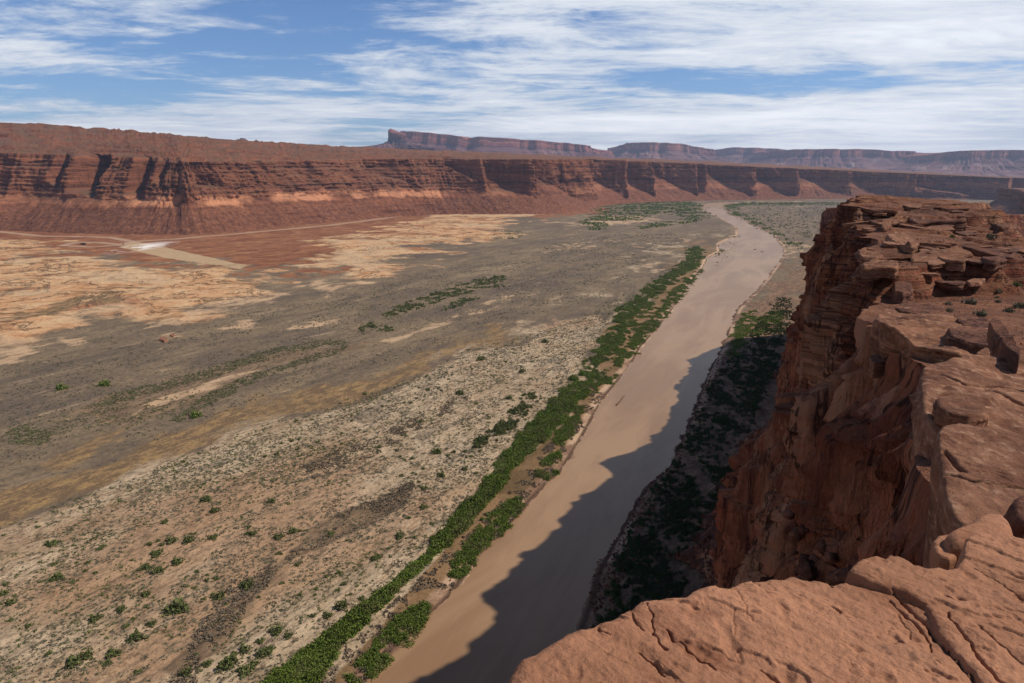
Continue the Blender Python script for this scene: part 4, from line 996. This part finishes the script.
def scatter(name, mat, pos, rad, hgt, nleaf, leaf, seed, label):
    protos = [clump(nleaf, seed + i, 0.8, leaf) for i in range(6)]
    r = np.random.default_rng(seed); k = r.integers(0, 6, len(pos)); a = r.uniform(0, 6.28, len(pos))
    ca, sa = np.cos(a)[:, None], np.sin(a)[:, None]
    PV = np.stack(protos)[k]
    x = PV[..., 0] * ca - PV[..., 1] * sa; y = PV[..., 0] * sa + PV[..., 1] * ca
    V_ = np.stack([x * rad[:, None] + pos[:, :1], y * rad[:, None] + pos[:, 1:2], PV[..., 2] * hgt[:, None] + pos[:, 2:3]], -1).reshape(-1, 3)
    Fc = np.arange(len(V_)).reshape(-1, 4)
    o = mesh_np(name, V_, Fc, mat, smooth=False)
    return finish(o, 'stuff', label)


def sample(polys, spacing, seed, dens=None, thr=0.0, pxgrow=0.0, maxn=20000):
    """random points inside photo-traced ground polygons; spacing grows with distance"""
    r = np.random.default_rng(seed); outp = []
    for p in polys:
        W = np.array(gp(p)); x0, y0 = W.min(0); x1, y1 = W.max(0)
        n = int(min((x1 - x0) * (y1 - y0) / spacing ** 2, 900000))
        x = r.uniform(x0, x1, n); y = r.uniform(y0, y1, n)
        rr_ = np.hypot(x, y); keep = r.uniform(0, 1, n) < np.clip(400 / rr_, 0.02, 1) ** 1.2
        x, y = x[keep], y[keep]
        rr_ = np.hypot(x, y); wob = fbm(x / 12, y / 12, 0, 3, seed) * rr_ * 0.012
        s_ = pg_sd(x, y, [tuple(v) for v in W]) + wob
        k = s_ > -1.0
        if dens is not None: k &= dens(x, y) > thr
        outp.append(np.stack([x[k], y[k]], -1))
    q = np.vstack(outp)
    if len(q) > maxn: q = q[r.permutation(len(q))[:maxn]]
    return q


def on_ground(q, dz=0.0):
    z = ground_z(q[:, 0], q[:, 1], pg_sd(q[:, 0], q[:, 1], RIV))
    return np.column_stack([q, z + dz])


beltA = [(240, 720), (268, 683), (330, 640), (388, 594), (425, 560), (448, 532), (462, 512), (482, 497), (496, 470), (512, 450), (528, 432), (553, 404), (577, 378), (596, 355), (606, 338), (612, 324), (622, 312), (640, 298), (652, 286), (672, 272), (688, 262), (690, 250), (698, 248), (701, 258), (694, 268), (676, 282), (660, 292), (640, 310), (626, 322), (620, 336), (606, 356), (596, 372), (588, 392), (570, 412), (556, 432), (540, 446), (522, 462), (508, 476), (494, 500), (478, 516), (462, 530), (448, 548), (420, 574), (382, 606), (340, 650), (312, 690), (290, 720)]
beltB = [[(702, 268), (690, 278), (672, 292), (662, 306), (648, 322), (634, 338), (622, 354), (608, 372), (600, 384), (606, 386), (620, 370), (636, 352), (650, 334), (664, 318), (676, 302), (692, 286), (704, 272)],
         [(640, 305), (622, 326), (616, 342), (626, 338), (644, 318), (652, 304)], [(598, 372), (584, 388), (582, 402), (592, 396), (602, 382)], [(620, 335), (606, 352), (600, 362), (612, 356), (626, 342)],
         [(582, 404), (572, 420), (562, 436), (554, 452), (562, 448), (574, 430), (584, 414)], [(560, 455), (545, 465), (535, 480), (545, 482), (560, 468)],
         [(520, 500), (490, 520), (470, 545), (448, 568), (452, 580), (466, 572), (486, 548), (510, 526), (524, 508)], [(425, 605), (400, 624), (372, 650), (345, 683), (340, 710), (366, 690), (380, 668), (404, 648), (428, 618)]]
beltC = [(530, 396), (520, 408), (505, 420), (490, 434), (474, 444), (480, 452), (496, 444), (512, 430), (526, 418), (540, 404)]
q = sample([beltA], 0.85, 401, lambda x, y: fbm(x / 9, y / 9, 0, 3, 402) - 0.50 * sst(y, 380, 620), -0.62)
nq = len(q); r_ = RNG.uniform(1.1, 2.2, nq) * (1 + 0.6 * np.hypot(q[:, 0], q[:, 1]) / 1500)
scatter('willow_thicket', M_LUSH, on_ground(q, -.2), r_, RNG.uniform(.9, 3.4, nq) * (1 + 0.6 * fbm(q[:, 0] / 14, q[:, 1] / 14, 0, 3, 5)), 100, 0.135, 410, 'dense bright green willow thicket in a long belt on the left bank')
q = sample(beltB, 1.2, 421, lambda x, y: fbm(x / 8, y / 8, 0, 3, 422), -0.18)
nq = len(q); scatter('riverbank_shrubbery', M_LUSH, on_ground(q, -.2), RNG.uniform(0.9, 1.8, nq) * (1 + np.hypot(q[:, 0], q[:, 1]) / 1500), RNG.uniform(1.2, 2.4, nq), 90, 0.135, 430, 'broken strips of green shrubs along the water of the left bank')
q = sample([beltC], 1.5, 441, lambda x, y: fbm(x / 7, y / 7, 0, 3, 442), -0.05)
nq = len(q); scatter('inland_shrubbery', M_BUSH, on_ground(q, -.1), RNG.uniform(0.9, 1.9, nq), RNG.uniform(1.2, 2.6, nq), 46, 0.21, 450, 'short strip of darker shrubs inland of the willow belt')
farp = [[(600, 207), (640, 203), (690, 202), (705, 207), (712, 216), (690, 219), (660, 213), (645, 218), (640, 222), (605, 222), (600, 228), (585, 224), (590, 215)], [(640, 226), (690, 219), (712, 218), (690, 224), (640, 230)], [(580, 222), (606, 224), (602, 234), (588, 230)],
        [(735, 203.2), (850, 203), (850, 205.5), (740, 206), (735, 212), (760, 222), (785, 238), (802, 246), (800, 250), (775, 238), (745, 221), (724, 212), (724, 206)], [(716, 255), (738, 236), (740, 240), (722, 262), (714, 266)]]
q = sample(farp, 3.6, 461, lambda x, y: fbm(x / 60, y / 45, 0, 4, 462), -0.10, maxn=12000)
nq = len(q); scatter('far_thicket', M_LUSH, on_ground(q, -.2), RNG.uniform(2.5, 5.5, nq) * np.hypot(q[:, 0], q[:, 1]) / 2600, RNG.uniform(2.5, 4.5, nq), 12, 0.42, 470, 'patchy green thickets in the river bend below the far cliffs')
q = sample([[(760, 205), (850, 204), (850, 222), (810, 240), (780, 230), (745, 215)]], 9, 471, None, maxn=800)
nq = len(q); scatter('far_scrub', M_BUSH, on_ground(q, -.2), RNG.uniform(2, 4, nq), RNG.uniform(2, 4, nq), 10, 0.42, 480, 'scattered dark shrubs on the flat beyond the river bend')
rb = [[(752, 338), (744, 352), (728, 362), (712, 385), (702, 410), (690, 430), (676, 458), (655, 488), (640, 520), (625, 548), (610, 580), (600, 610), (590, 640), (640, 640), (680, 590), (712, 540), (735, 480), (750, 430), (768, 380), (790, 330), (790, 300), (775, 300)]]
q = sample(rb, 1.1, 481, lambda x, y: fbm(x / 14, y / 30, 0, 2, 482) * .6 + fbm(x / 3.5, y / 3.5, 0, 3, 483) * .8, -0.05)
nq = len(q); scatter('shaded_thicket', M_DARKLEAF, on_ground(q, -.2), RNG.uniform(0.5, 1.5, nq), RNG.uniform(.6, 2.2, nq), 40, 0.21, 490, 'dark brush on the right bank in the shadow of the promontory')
rb2 = [[(742, 316), (755, 312), (757, 322), (748, 336), (734, 345), (736, 330)], [(765, 318), (780, 310), (782, 322), (765, 335), (752, 338)], [(733, 336), (745, 330), (742, 352), (730, 362)]]
q = sample(rb2, 1.1, 491, lambda x, y: fbm(x / 10, y / 10, 0, 3, 492), -0.2)
nq = len(q); scatter('bank_grass', M_LUSH, on_ground(q, -.1), RNG.uniform(1.0, 2.0, nq), RNG.uniform(.6, 1.4, nq), 22, 0.3, 495, 'bright green grass patches on the right bank where the sun reaches')

strip = [[(85, 412), (110, 398), (150, 389), (200, 375), (240, 363), (265, 354), (300, 347), (325, 343), (345, 343), (345, 347), (325, 348), (300, 353), (268, 361), (240, 370), (200, 384), (150, 397), (105, 408)],
         [(170, 424), (205, 400), (235, 385), (260, 375), (290, 365), (320, 355), (345, 348), (348, 351), (322, 360), (292, 370), (262, 381), (236, 392), (208, 408), (182, 426)],
         [(8, 436), (24, 428), (48, 436), (44, 447), (18, 448)]]
q = sample([[(50, 424), (85, 408), (105, 403), (170, 398), (205, 398), (182, 424), (120, 434), (60, 438)], [(340, 348), (350, 335), (380, 322), (400, 312), (396, 320), (372, 334)]], 1.8, 506, lambda x, y: fbm(x / 7, y / 7, 0, 4, 507), -0.05, maxn=6000)
nq = len(q); scatter('sparse_brush', M_OLIVE, on_ground(q, -.1), RNG.uniform(0.6, 1.3, nq), RNG.uniform(.4, .9, nq), 18, 0.3, 508, 'thin grey olive brush between the two brush lines on the left flat')
q = sample(strip, 1.3, 501, lambda x, y: fbm(x / 7, y / 7, 0, 4, 502), -0.42, maxn=12000)
nq = len(q); scatter('brush_strip', M_OLIVE, on_ground(q, -.1), RNG.uniform(0.7, 1.5, nq), RNG.uniform(.5, 1.1, nq), 22, 0.28, 505, 'olive grey brush following old channels across the left flat')
strip2 = [[(384, 317), (400, 308), (430, 297), (460, 286), (485, 279), (506, 277), (500, 288), (470, 294), (440, 303), (412, 312), (392, 318)], [(445, 307), (470, 299), (480, 300), (455, 311), (442, 314)], [(360, 330), (372, 325), (376, 330), (362, 335)], [(380, 330), (396, 328), (392, 333), (380, 334)], [(450, 236), (480, 232), (522, 232), (518, 240), (480, 240)]]
q = sample(strip2, 2.2, 511, lambda x, y: fbm(x / 16, y / 16, 0, 3, 512), -0.2, maxn=6000)
nq = len(q); scatter('channel_shrubbery', M_BUSH, on_ground(q, -.1), RNG.uniform(1.4, 2.6, nq), RNG.uniform(1.4, 2.6, nq), 16, 0.34, 515, 'dark green shrubs lining a dry channel in the middle of the flat')
# fine scrub on the sand and on the grey flat
sandp = [[(-60, 560), (0, 529), (155, 475), (258, 433), (340, 407), (430, 375), (470, 352), (540, 335), (580, 318), (640, 290), (690, 250), (696, 256), (655, 286), (612, 318), (594, 355), (560, 395), (505, 445), (450, 525), (330, 640), (250, 700), (-60, 760)]]
dn = lambda x, y: 0.6 * fbm((x * .5 + y * .87) / 60, (x * .87 - y * .5) / 16, 0, 4, 522) + 0.5 * fbm(x / 7, y / 7, 0, 3, 523)
q = sample(sandp, 1.7, 521, dn, -0.12, maxn=52000)
nq = len(q); scatter('dry_scrub', M_SAGE, on_ground(q, -.1), RNG.uniform(0.3, 0.9, nq) * (1 + np.hypot(q[:, 0], q[:, 1]) / 1200), RNG.uniform(.3, .8, nq), 8, 0.42, 525, 'fine grey scrub speckling the pale sand')
dg = lambda x, y: 0.55 * fbm((x * .5 + y * .87) / 70, (x * .87 - y * .5) / 26, 0, 3, 526) + 0.6 * fbm(x / 9, y / 9, 0, 3, 527)
q = sample(sandp, 2.6, 528, dg, 0.13, maxn=7000)
nq = len(q); scatter('green_scrub', M_BUSH, on_ground(q, -.1), RNG.uniform(0.35, 1.0, nq) ** 1.3 * (1 + np.hypot(q[:, 0], q[:, 1]) / 1500), RNG.uniform(.3, .9, nq), 16, 0.32, 529, 'small green scrub clustered over the pale sand')
q = sample([[(170, 690), (205, 625), (240, 590), (270, 570), (310, 535), (340, 520), (390, 500), (415, 488), (400, 512), (370, 530), (330, 545), (290, 563), (262, 592), (215, 655), (190, 700)], [(300, 470), (380, 440), (450, 405), (470, 400), (440, 425), (380, 455), (310, 485)]], 1.2, 531, lambda x, y: fbm(x / 10, y / 10, 0, 3, 532), -0.1, maxn=12000)
nq = len(q); scatter('dead_brush', M_TWIG, on_ground(q, -.1), RNG.uniform(0.5, 1.2, nq), RNG.uniform(.5, 1.2, nq), 14, 0.36, 535, 'brown leafless brush in a band across the lower sand')
bk = [[(300, 700), (345, 655), (390, 612), (430, 575), (470, 535), (500, 505), (545, 455), (575, 420), (600, 385), (606, 386), (580, 425), (545, 480), (505, 525), (465, 575), (430, 605), (390, 645), (355, 700)]]
q = sample(bk, 1.1, 541, lambda x, y: fbm(x / 6, y / 6, 0, 3, 542), 0.0, maxn=9000)
nq = len(q); scatter('bank_brush', M_TWIG, on_ground(q, -.1), RNG.uniform(0.4, 1.1, nq), RNG.uniform(.5, 1.2, nq), 14, 0.36, 545, 'brown reeds and brush between the willow belt and the water')
greyp = [[(-60, 500), (0, 470), (170, 440), (290, 390), (420, 355), (500, 325), (600, 300), (690, 235), (600, 235), (480, 262), (380, 285), (260, 310), (130, 330), (0, 372), (-60, 390)]]
q = sample(greyp, 4.0, 551, lambda x, y: fbm(x / 40, y / 40, 0, 4, 552), -0.1, maxn=16000)
nq = len(q); scatter('flat_scrub', M_SAGE, on_ground(q, -.1), RNG.uniform(0.7, 1.5, nq) * (np.hypot(q[:, 0], q[:, 1]) / 700), RNG.uniform(.6, 1.2, nq), 6, 0.45, 555, 'low grey scrub covering the flat between the orange rock and the sand')

# single bushes: every one an object of its own, sharing a few meshes
def bush_proto(name, mat, n, leaf, seed, flat=0.75):
    V_ = clump(n, seed, flat, leaf)
    me_o = mesh_np(name, V_, np.arange(len(V_)).reshape(-1, 4), mat, smooth=False)
    me = me_o.data; bpy.data.objects.remove(me_o); return me


BM = [bush_proto('bush', M_BUSH, 330, 0.115, 600 + i) for i in range(5)]
BML = [bush_proto('bush', M_LUSH, 330, 0.115, 620 + i) for i in range(3)]
BMD = [bush_proto('desert_shrub', M_SAGE, 260, 0.13, 640 + i, .7) for i in range(3)]
BMG = [bush_proto('desert_shrub', M_BUSH, 260, 0.13, 650 + i, .7) for i in range(3)]


def put(name, me, x, y, z, r, h, label, cat, group=None):
    o = bpy.data.objects.new(name, me); COL.objects.link(o)
    o.location = (x, y, z); o.rotation_euler = (0, 0, random.uniform(0, 6.28)); o.scale = (r, r * random.uniform(.8, 1.2), h)
    return finish(o, None, label, cat, group)


GB = 'green bushes dotted over the left valley flat'
solo = [(62, 392, 5.5, 'lone bright green bush on the grey flat, the left one of two'), (105, 388, 5.5, 'lone bright green bush on the grey flat, the right one of two'), (196, 420, 6, 'bright green bush at the lower edge of the olive brush strip'),
        (178, 616, 11, 'widest dark green bush on the lower left sand'), (437, 457, 6.5, 'dark round bush standing alone on the sand uphill of the willow belt'), (400, 541, 6, 'dark round bush just uphill of the willow belt on bare rippled sand'),
        (220, 603, 6.5, 'round bush at the lower left end of the brown brush band'), (248, 592, 7, 'bush within the brown brush band, beside the rippled sand')]
for x, y, rp, lb in solo:
    w_ = P(x, y); d_ = np.hypot(np.hypot(*w_[:2]), H); r = rp / F * d_; z = on_ground(w_[None, :2])[0, 2]
    put('bush', (BML if y < 430 else BM)[random.randrange(3)], w_[0], w_[1], z - .1 * r, r, r * 1.0, lb, 'bush')
many = [(58, 585, 7), (96, 626, 6), (137, 645, 9), (114, 661, 7), (75, 671, 8), (88, 663, 7), (122, 617, 5), (279, 543, 6), (253, 539, 5), (277, 638, 8), (261, 648, 5), (289, 643, 4.5), (269, 658, 7), (227, 674, 9), (245, 657, 6), (328, 621, 6), (152, 631, 5), (147, 601, 5), (52, 549, 6),
        (214, 543, 5), (189, 546, 6), (172, 546, 6), (157, 559, 6), (146, 573, 6), (159, 577, 6), (178, 568, 6), (272, 506, 5), (207, 505, 6), (165, 527, 4.5), (375, 564, 5), (424, 493, 4.5), (442, 481, 4.5), (465, 474, 4), (342, 613, 8), (460, 397, 5), (545, 345, 5), (522, 375, 4.5), (365, 397, 3),
        (481, 362, 6), (509, 402, 5), (424, 513, 5), (293, 537, 5), (264, 661, 8), (232, 667, 8), (208, 671, 6), (187, 680, 7), (255, 671, 5), (246, 679, 8), (331, 539, 4), (215, 516, 5), (377, 563, 5), (280, 560, 3.5), (300, 600, 3), (320, 652, 3), (345, 590, 3), (12, 610, 5), (5, 600, 5), (30, 632, 4)]
rs = np.random.default_rng(9)
cand = sample(sandp, 5.0, 561, lambda x, y: fbm((x * .5 + y * .87) / 50, (x * .87 - y * .5) / 20, 0, 3, 562), 0.10, maxn=230)
ORD = ['first', 'second', 'third', 'fourth', 'fifth', 'sixth', 'seventh', 'eighth', 'ninth', 'tenth', 'eleventh', 'twelfth', 'thirteenth', 'fourteenth', 'fifteenth', 'sixteenth']


def bush_area(x, y):
    if x >= 320 and y < 480 and x >= 400: return 'green bush uphill of the upper willow belt', 'bushes uphill of the upper willow belt'
    if x >= 320: return 'green bush near the lower willow belt', 'bushes near the lower willow belt'
    if y >= 600 and x >= 180: return 'dark green bush in the clump along the bottom edge', 'bushes in the clump along the bottom edge'
    if y >= 580 and x < 180: return 'dark green bush on the lower left sand', 'bushes on the lower left sand'
    if x < 205: return 'olive green bush on the speckled sand at left', 'bushes on the speckled sand at left'
    return 'green bush bordering the brown brush band', 'bushes bordering the brown brush band'


areas = {}
for b in sorted(many): areas.setdefault(bush_area(b[0], b[1]), []).append(b)
for (lb, gr), lst in areas.items():
    for i, (x, y, rp) in enumerate(lst):
        w_ = P(x, y); d_ = np.hypot(np.hypot(*w_[:2]), H); r = rp * .95 / F * d_; z = on_ground(w_[None, :2])[0, 2]
        put('bush', BM[random.randrange(5)], w_[0], w_[1], z - .1 * r, r, r * random.uniform(.8, 1.1), lb + ', ' + (ORD[i] + ' from the left' if i < len(ORD) else 'the rightmost ones'), 'bush', gr)
for (x, y) in cand:
    r = rs.uniform(0.8, 1.7) * (1 + math.hypot(x, y) / 2500); z = on_ground(np.array([[x, y]]))[0, 2]
    put('small_bush', BM[random.randrange(5)], x, y, z - .1, r, r * rs.uniform(.6, 1.0), 'small olive bush scattered on the sand between the ochre band and the willow belt', 'bush', 'small bushes on the sand flat')


for x, y, rp, kd in sorted([(955, 285, 4, 1), (970, 301, 6.5, 0), (948, 303, 3.5, 0), (981, 313, 6, 0), (999, 291, 3.5, 0), (974, 291, 2.5, 1), (1016, 284, 4, 1), (1019, 305, 6, 0), (1009, 310, 4, 0), (998, 301, 3, 0), (997, 297, 2, 1), (949, 310, 3, 0), (991, 236, 5, 0), (971, 248, 3, 1), (952, 236, 3, 1)]):
    p_, d_, z_ = hit_top(x, y + rp * .5); r = rp / F * d_
    shc = globals().get('shc', 0) + 1
    lb = {(970, 301): 'largest grey green shrub in the middle of the sandy slope on the promontory', (991, 236): 'dark shrub on the upper promontory near the right skyline'}.get((x, y),
         ('yellow green tuft' if kd else 'grey green shrub') + ' on the promontory top, ' + ORD[shc - 1] + ' of the shrubs from the left')
    put('desert_shrub', (BMG if kd else BMD)[random.randrange(3)], p_[0], p_[1], z_ - .05 * r, r, r * .95, lb, 'shrub', 'desert shrubs on the promontory')

# ------------------------------------------------------------------ rubble and stones
def stones(name, mat, pos, size, seed, label, kind='stuff'):
    r = np.random.default_rng(seed)
    base_ = []
    for i in range(6):
        v = np.array([(x, y, z) for x in (-1, 1) for y in (-1, 1) for z in (-1, 1)], float) * r.uniform(.55, 1.0, (8, 3)); base_.append(v)
    fc = np.array([(0, 1, 3, 2), (4, 6, 7, 5), (0, 4, 5, 1), (2, 3, 7, 6), (0, 2, 6, 4), (1, 5, 7, 3)])
    n = len(pos); k = r.integers(0, 6, n); B_ = np.stack(base_)[k]
    q4 = r.normal(size=(n, 4)); q4 /= np.linalg.norm(q4, axis=1)[:, None]; w0, x0, y0, z0 = q4.T
    Rm = np.stack([1 - 2 * (y0 ** 2 + z0 ** 2), 2 * (x0 * y0 - z0 * w0), 2 * (x0 * z0 + y0 * w0), 2 * (x0 * y0 + z0 * w0), 1 - 2 * (x0 ** 2 + z0 ** 2), 2 * (y0 * z0 - x0 * w0), 2 * (x0 * z0 - y0 * w0), 2 * (y0 * z0 + x0 * w0), 1 - 2 * (x0 ** 2 + y0 ** 2)], -1).reshape(n, 3, 3)
    V_ = np.einsum('nij,nkj->nki', Rm, B_ * np.array([1, .8, .6])) * size[:, None, None] + pos[:, None]
    Fc = (np.arange(n)[:, None, None] * 8 + fc[None]).reshape(-1, 4)
    return finish(mesh_np(name, V_.reshape(-1, 3), Fc, mat, smooth=False), kind, label)


dep_face = zr[None] - FACE[..., 2]
cand = FACE[(dep_face > 127) & (FACE[..., 1] > 120) & (FACE[..., 1] < 640)]
cand = cand[RNG.permutation(len(cand))[:9000]]
stones('talus_rubble', M_PROM, cand, RNG.uniform(.25, 1.0, len(cand)) ** 2 * 1.7, 701, 'broken red rubble at the foot of the promontory cliff')
q = sample([[(590, 615), (588, 590), (600, 570), (640, 500), (668, 462), (700, 395), (722, 350), (730, 352), (705, 410), (676, 470), (650, 515), (620, 590), (610, 640)]], 1.6, 711, None, maxn=2500)
stones('bank_rubble', M_PROM, on_ground(q), RNG.uniform(.2, .8, len(q)), 712, 'dark stones along the right bank in shadow')
cand = FACE[(dep_face > 5.5) & (dep_face < 13) & (FACE[..., 1] > 9) & (FACE[..., 1] < 21)]
cand = cand[RNG.permutation(len(cand))[:1800]]
stones('niche_rubble', M_DARK, cand, RNG.uniform(.15, 1.0, len(cand)) ** 2 * .45, 705, 'dark broken rubble in the shaded niche below the blocks')
# small stones over the promontory top
yy = RNG.uniform(18, 130, 5200) ; xx = rimx(yy) + RNG.uniform(1.0, 45, 5200) * (yy / 60) ** .6
stones('gravel', M_PROM, np.column_stack([xx, yy, ztop(xx, yy)]), RNG.uniform(.02, .12, 5200) * (0.35 + yy / 150), 721, 'loose stones and gravel strewn over the promontory top')

# pale outcrops on the grey flat
for i, (x, y, s_, lb) in enumerate([(163, 339, 5.5, 'pale outcrop rock on the grey flat, the larger left one of a little group'), (172, 335, 3.5, 'pale outcrop rock on the grey flat, upper right one of a little group'), (168, 343, 2.6, 'small pale rock in front of the outcrop group on the grey flat')]):
    slab('outcrop', [(x - s_, y), (x - s_ * .6, y - s_ * .5), (x + s_ * .5, y - s_ * .6), (x + s_, y), (x + s_ * .3, y + s_ * .5)], -H + 4.5 - i, 5, 0, 0, M_BLOCK, 80 + i, bev=.3, rough=.06, label=lb, N=60, group='outcrops on the grey flat')

# driftwood, a parked vehicle, a shelter
m, t = new_mat('grey_wood'); co = t.n('ShaderNodeTexCoord').outputs['Object']
out(t, t.mix(t.noise(t.map(co, (1, 8, 8)), 2, 4), srgb(72, 58, 46), srgb(124, 104, 86)), 0.9)
M_WOOD = m


def tube(name, pts, rad, mat, parent=None, ns=8):
    pts = np.array(pts, float); d = np.gradient(pts, axis=0); d /= np.linalg.norm(d, axis=1)[:, None]
    up = np.array([0, 0, 1.0]) if abs(d[0, 2]) < .9 else np.array([1.0, 0, 0]); a = np.cross(d, up); a /= np.linalg.norm(a, axis=1)[:, None]; b = np.cross(d, a)
    th = np.linspace(0, 2 * np.pi, ns, endpoint=False); rad = np.broadcast_to(rad, (len(pts),))
    V_ = pts[:, None] + rad[:, None, None] * (a[:, None] * np.cos(th)[None, :, None] + b[:, None] * np.sin(th)[None, :, None])
    V_ = np.concatenate([np.repeat(pts[:1, None], ns, 1), V_, np.repeat(pts[-1:, None], ns, 1)])
    return grid_mesh(name, V_, mat, wrap=True, parent=parent)


a_, b_ = P(616, 405, -H + .5), P(625, 395, -H + .7)
L_ = np.linspace(0, 1, 9)[:, None]; pts = a_ + (b_ - a_) * L_; pts[:, 0] += np.sin(L_[:, 0] * 5) * .4
root = bpy.data.objects.new('drift_log', None); COL.objects.link(root); root.location = a_
finish(root, None, 'dark drift log floating in the middle of the river', 'log')
tube('trunk', pts - a_, np.linspace(.55, .22, 9), M_WOOD, root)
for i, (k, dx, dy) in enumerate([(4, 1.6, .6), (6, -1.2, 1.4), (7, 1.0, 1.2)]):
    p0 = pts[k] - a_; tube('branch', [p0, p0 + [dx * .5, dy * .5, .3], p0 + [dx, dy, .7]], [.16, .12, .05], M_WOOD, root)
for i, (x, y) in enumerate([(755, 249.5), (762, 252)]):
    p_ = P(x, y, -H + .3)
    o = tube('snag', [p_ + [-4, -2, -.2], p_ + [0, 0, .6], p_ + [5, 4, .9]], [.7, .9, .3], M_WOOD)
    finish(o, None, ['left one of two dark snags poking out of the river near the sand bar', 'right one of two dark snags poking out of the river near the sand bar'][i], 'snag')


def plain(name, col, rough=.6, metal=0.0):
    m, t = new_mat(name); n = t.noise(t.n('ShaderNodeTexCoord').outputs['Object'], 3.0, 3)
    out(t, t.mix(n, tuple(v * .8 for v in col), tuple(v * 1.15 for v in col)), rough, spec=.4, Metallic=metal); return m


def box(name, c, s, mat, parent=None, taper=1.0):
    v = [(x * s[0] / 2 * (taper if z > 0 else 1), y * s[1] / 2 * (taper if z > 0 else 1), z * s[2] / 2) for x in (-1, 1) for y in (-1, 1) for z in (-1, 1)]
    v = np.array(v) + np.array(c)
    return mesh_np(name, v, [(0, 1, 3, 2), (4, 6, 7, 5), (0, 4, 5, 1), (2, 3, 7, 6), (0, 2, 6, 4), (1, 5, 7, 3)], mat, parent, smooth=False)


MW = plain('dark_wall', (.05, .035, .03)); MR = plain('dark_roof', (.025, .022, .022)); MG = plain('window_glass', (.02, .025, .03), .1); MC = plain('car_paint', (.03, .03, .035), .3, .3); MT = plain('tyre_rubber', (.015, .015, .015))
s_ = P(83.5, 245.5); gz = on_ground(s_[None, :2])[0, 2]
root = bpy.data.objects.new('shelter', None); COL.objects.link(root); root.location = (s_[0], s_[1], gz); root.rotation_euler = (0, 0, .5)
finish(root, None, 'small dark roofed shelter inside the gravel loop below the far cliffs', 'shelter')
box('wall', (0, 1.5, 1.6), (9, 2.6, 3.2), MW, root); box('roof', (0, 0, 3.6), (13, 7, .5), MR, root, .85)
for x in (-5.6, 5.6):
    for y in (-2.8, 2.8): box('post', (x, y, 1.65), (.3, .3, 3.3), MW, root)
s_ = P(123.5, 245.3); gz = on_ground(s_[None, :2])[0, 2]
root = bpy.data.objects.new('parked_car', None); COL.objects.link(root); root.location = (s_[0], s_[1], gz + .2); root.rotation_euler = (0, 0, .3)
finish(root, None, 'dark car parked on the gravel track beside the white stone heap', 'car')
box('body', (0, 0, .85), (5.4, 2.1, .8), MC, root); box('cabin', (-.3, 0, 1.6), (3.2, 1.9, .75), MG, root, .8)
for x in (-1.7, 1.7):
    for y in (-1, 1): tube('wheel', [(x, y * .95, .4), (x, y * 1.05, .4), (x, y * 1.15, .4)], .42, MT, root, 12)

# ------------------------------------------------------------------ air
m = bpy.data.materials.new('desert_air'); m.use_nodes = True; t = NT(m.node_tree)
v = t.n('ShaderNodeVolumePrincipled', {'Color': (0.62, 0.74, 1.0, 1), 'Density': 0.000030, 'Anisotropy': 0.2})
t.n('ShaderNodeOutputMaterial', {'Volume': v})
hb = box('haze', (0, 9950, 340), (50000, 26100, 2 * (340 + H + 13)), m)
finish(hb, 'stuff', 'thin bluish desert haze filling the valley')
